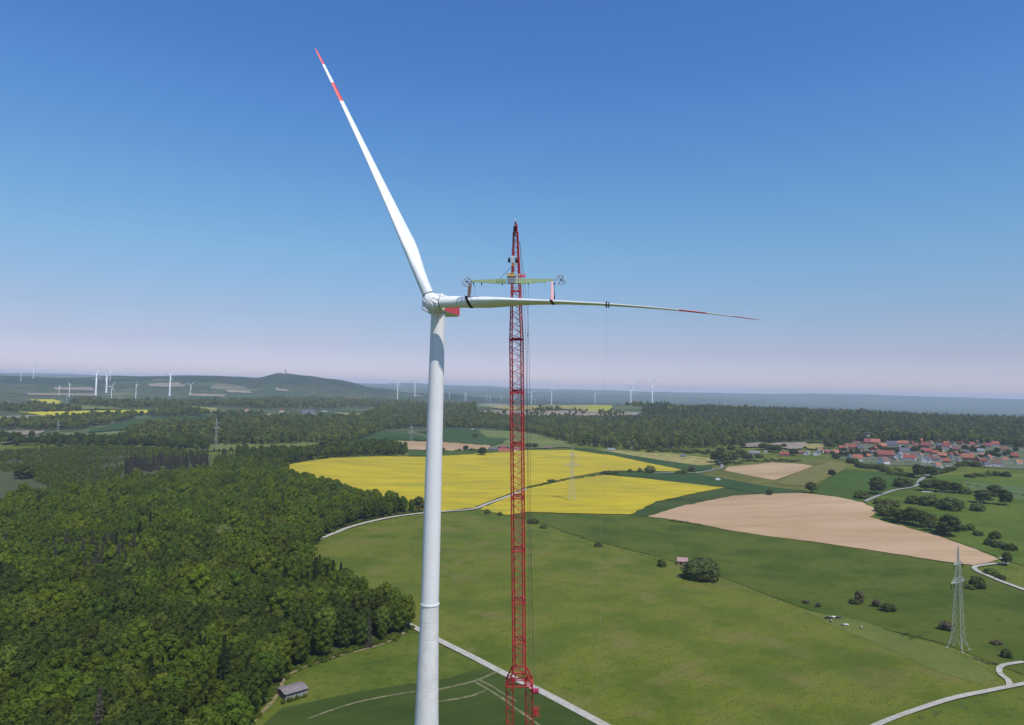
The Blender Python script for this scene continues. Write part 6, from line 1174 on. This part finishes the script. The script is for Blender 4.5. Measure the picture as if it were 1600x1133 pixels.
# ------------------------------------------------------------------ cows, bales, cars, posts
def cow_mesh():
    vs = [(0, 0, 1.15, .40), (.75, 0, 1.2, .34), (-.75, 0, 1.2, .36), (1.15, 0, 1.35, .22), (1.45, 0, 1.3, .17), (1.75, 0, 1.12, .10), (-1.05, 0, 1.3, .2), (-1.2, 0, .7, .04)]
    es = [(0, 1), (0, 2), (1, 3), (3, 4), (4, 5), (2, 6), (6, 7)]
    for x, b in ((.7, 1), (-.8, 2)):
        for s in (-1, 1):
            i = len(vs); vs += [(x, s * .26, .85, .17), (x + (.02 if x > 0 else -.08), s * .25, .45, .09), (x, s * .25, 0.02, .08)]; es += [(b, i), (i, i + 1), (i + 1, i + 2)]
    for s in (-1, 1): i = len(vs); vs.append((1.4, s * .27, 1.45, .05)); es.append((4, i))
    me = bpy.data.meshes.new('cow'); me.from_pydata([v[:3] for v in vs], es, []); me.update()
    o = bpy.data.objects.new('cow', me); COL.objects.link(o); sk = o.modifiers.new('skin', 'SKIN'); sv = me.skin_vertices[0].data
    for i, v in enumerate(vs): sv[i].radius = (v[3], v[3]); sv[i].use_root = i == 0
    ss = o.modifiers.new('smooth', 'SUBSURF'); ss.levels = ss.render_levels = 1
    dg = bpy.context.evaluated_depsgraph_get(); m2 = bpy.data.meshes.new_from_object(o.evaluated_get(dg)); bpy.data.objects.remove(o); return m2
M_COW = mat('black_and_white_hide', cols=[(0.02, 0.02, 0.02), (0.025, 0.02, 0.02), (0.65, 0.62, 0.58), (0.68, 0.66, 0.62)], scale=.9, detail=1, mid=(.47, .53))
M_COWW = mat('white_hide', (0.66, 0.64, 0.6)); M_COWB = mat('black_hide', (0.025, 0.02, 0.02))
cm = cow_mesh(); cms = []
for m_ in (M_COW, M_COWW, M_COWB): q = cm.copy(); q.materials.clear(); q.materials.append(m_); q.polygons.foreach_set('use_smooth', [True] * len(q.polygons)); cms.append(q)
for i, (px, py, k, yw, lb) in enumerate(((1291.5, 968, 2, 20, 'black cow at the left end of the small herd'), (1297, 968, 2, 200, 'second black cow of the herd'), (1299.5, 966.5, 0, 10, 'black and white cow between black and white cows'), (1303.5, 967, 1, 190, 'white cow in the middle of the herd'), (1309, 967.5, 2, 0, 'black cow right of the white cow'), (1313, 967.5, 0, 160, 'black and white cow at the right end of the herd'),
        (1299, 973, 0, 70, 'black and white cow standing just below the herd'), (1318, 979, 0, 190, 'dark pied cow beside the lying white one'), (1322.5, 979, 1, 180, 'white cow below and right of the herd'), (1346, 983, 0, 60, 'lone pied cow farthest right'))):
    o = bpy.data.objects.new('cow', cms[k]); COL.objects.link(o); o.location = G(px, py); o.rotation_euler = (0, 0, R(yw)); o.scale = (1.15,) * 3; tag(o, lb, 'cow', 'cows grazing on the worn bank')
mb = MB(); mb.lathe((0, -.7, .6), [(0, .5), (.06, .6), (1.34, .6), (1.4, .5)], 18, (0, 1, 0)); bm_ = mb.mesh('wrapped_bale', mat('pale_wrap', (0.62, 0.72, 0.66), rough=.35), True)
for k in range(13):
    px = 1441 + k * 2.0 + (8 if k > 8 else 0); o = bpy.data.objects.new('wrapped_bale', bm_); COL.objects.link(o); g = G(px, 769.3 + k * .08); o.location = g; o.rotation_euler = (0, 0, rnd.uniform(-.2, .2)); o.scale = (1.25,) * 3
    tag(o, 'pale wrapped silage bale in the row below the trees', 'bale', 'wrapped bales in the row')
def car(px, py, wallm, lb):
    g = G(px, py); o = empty('parked_van', g + Vector((0, 0, .5)), .02); mb = MB(); rg = []
    for y in (-.95, .95): rg.append([(-2.6, y, .35), (2.6, y, .35), (2.6, y, 1.1), (1.9, y, 1.25), (1.3, y, 2.1), (-2.5, y, 2.15), (-2.6, y, 1.0)])
    mb.loft(rg); child('body', mb.mesh('body', wallm), o)
    for x in (-1.6, 1.6):
        for y in (-.85, .85): mb = MB(); mb.lathe((x, y - .12, .38), [(0, .38), (.24, .38)], 12, (0, 1, 0)); child('wheel', mb.mesh('wheel', M_DARK), o)
    mb = MB(); mb.box((1.0, 0, 1.65), (.9, 1.94, .5)); child('window', mb.mesh('window', M_WIN), o); tag(o, lb, 'van'); o.scale = (1.5,) * 3
car(739, 671.3, M_WHITE, 'white van on the far road left of the farmstead'); car(791, 671.3, M_WHITE, 'white van on the far road beside the crane boom'); car(783, 671.4, M_WHITE, 'white vehicle left of the van beside the crane boom'); car(1122, 751, M_WHITE, 'tiny white vehicle at the edge of the green crop')
mb = MB(); mb.tube((0, 0, -.3), (0, 0, 1.5), .09, .08, 8); mb.tube((0, 0, 1.5), (0, 0, 1.6), .08, .03, 8); pm = mb.mesh('fence_post', mat('weathered_post', (0.5, 0.47, 0.4)))
for k, (px, py) in enumerate([(1125 + i * 9.6, 906 + i * 3.6) for i in range(12)] + [(1500 + i * 5, 1021 + i * 2.6) for i in range(9)]):
    o = bpy.data.objects.new('fence_post', pm); COL.objects.link(o); o.location = G(px, py); o.scale = (1, 1, rnd.uniform(.85, 1.1)); tag(o, 'pale wooden fence post on the boundary between the meadows' if k < 12 else 'pale fence post on the bank above the track junction', 'fence post', 'fence posts along the meadow' if k < 12 else 'fence posts above the junction')

# ------------------------------------------------------------------ haze
def haze():
    m = bpy.data.materials.new('air'); m.use_nodes = True; n, l = m.node_tree.nodes, m.node_tree.links
    n.remove(n['Principled BSDF']); v = n.new('ShaderNodeVolumePrincipled'); v.inputs['Color'].default_value = (0.70, 0.82, 1.0, 1); v.inputs['Density'].default_value = HAZE; v.inputs['Anisotropy'].default_value = 0.0
    l.new(v.outputs[0], n['Material Output'].inputs['Volume'])
    mb = MB(); mb.box((0, 0, (ZTOP + ZBOT) / 2), (46400, 46400, ZTOP - ZBOT)); o = mb.build('haze', m); struct(o, 'stuff')
HAZE = 5.6e-5
HZ = np.array([v.co.z for v in bpy.data.objects['terrain'].data.vertices])
ZBOT = float(HZ.min()) - 1.0; ZTOP = max(float(HZ.max()) + 25, 238.0)
haze()
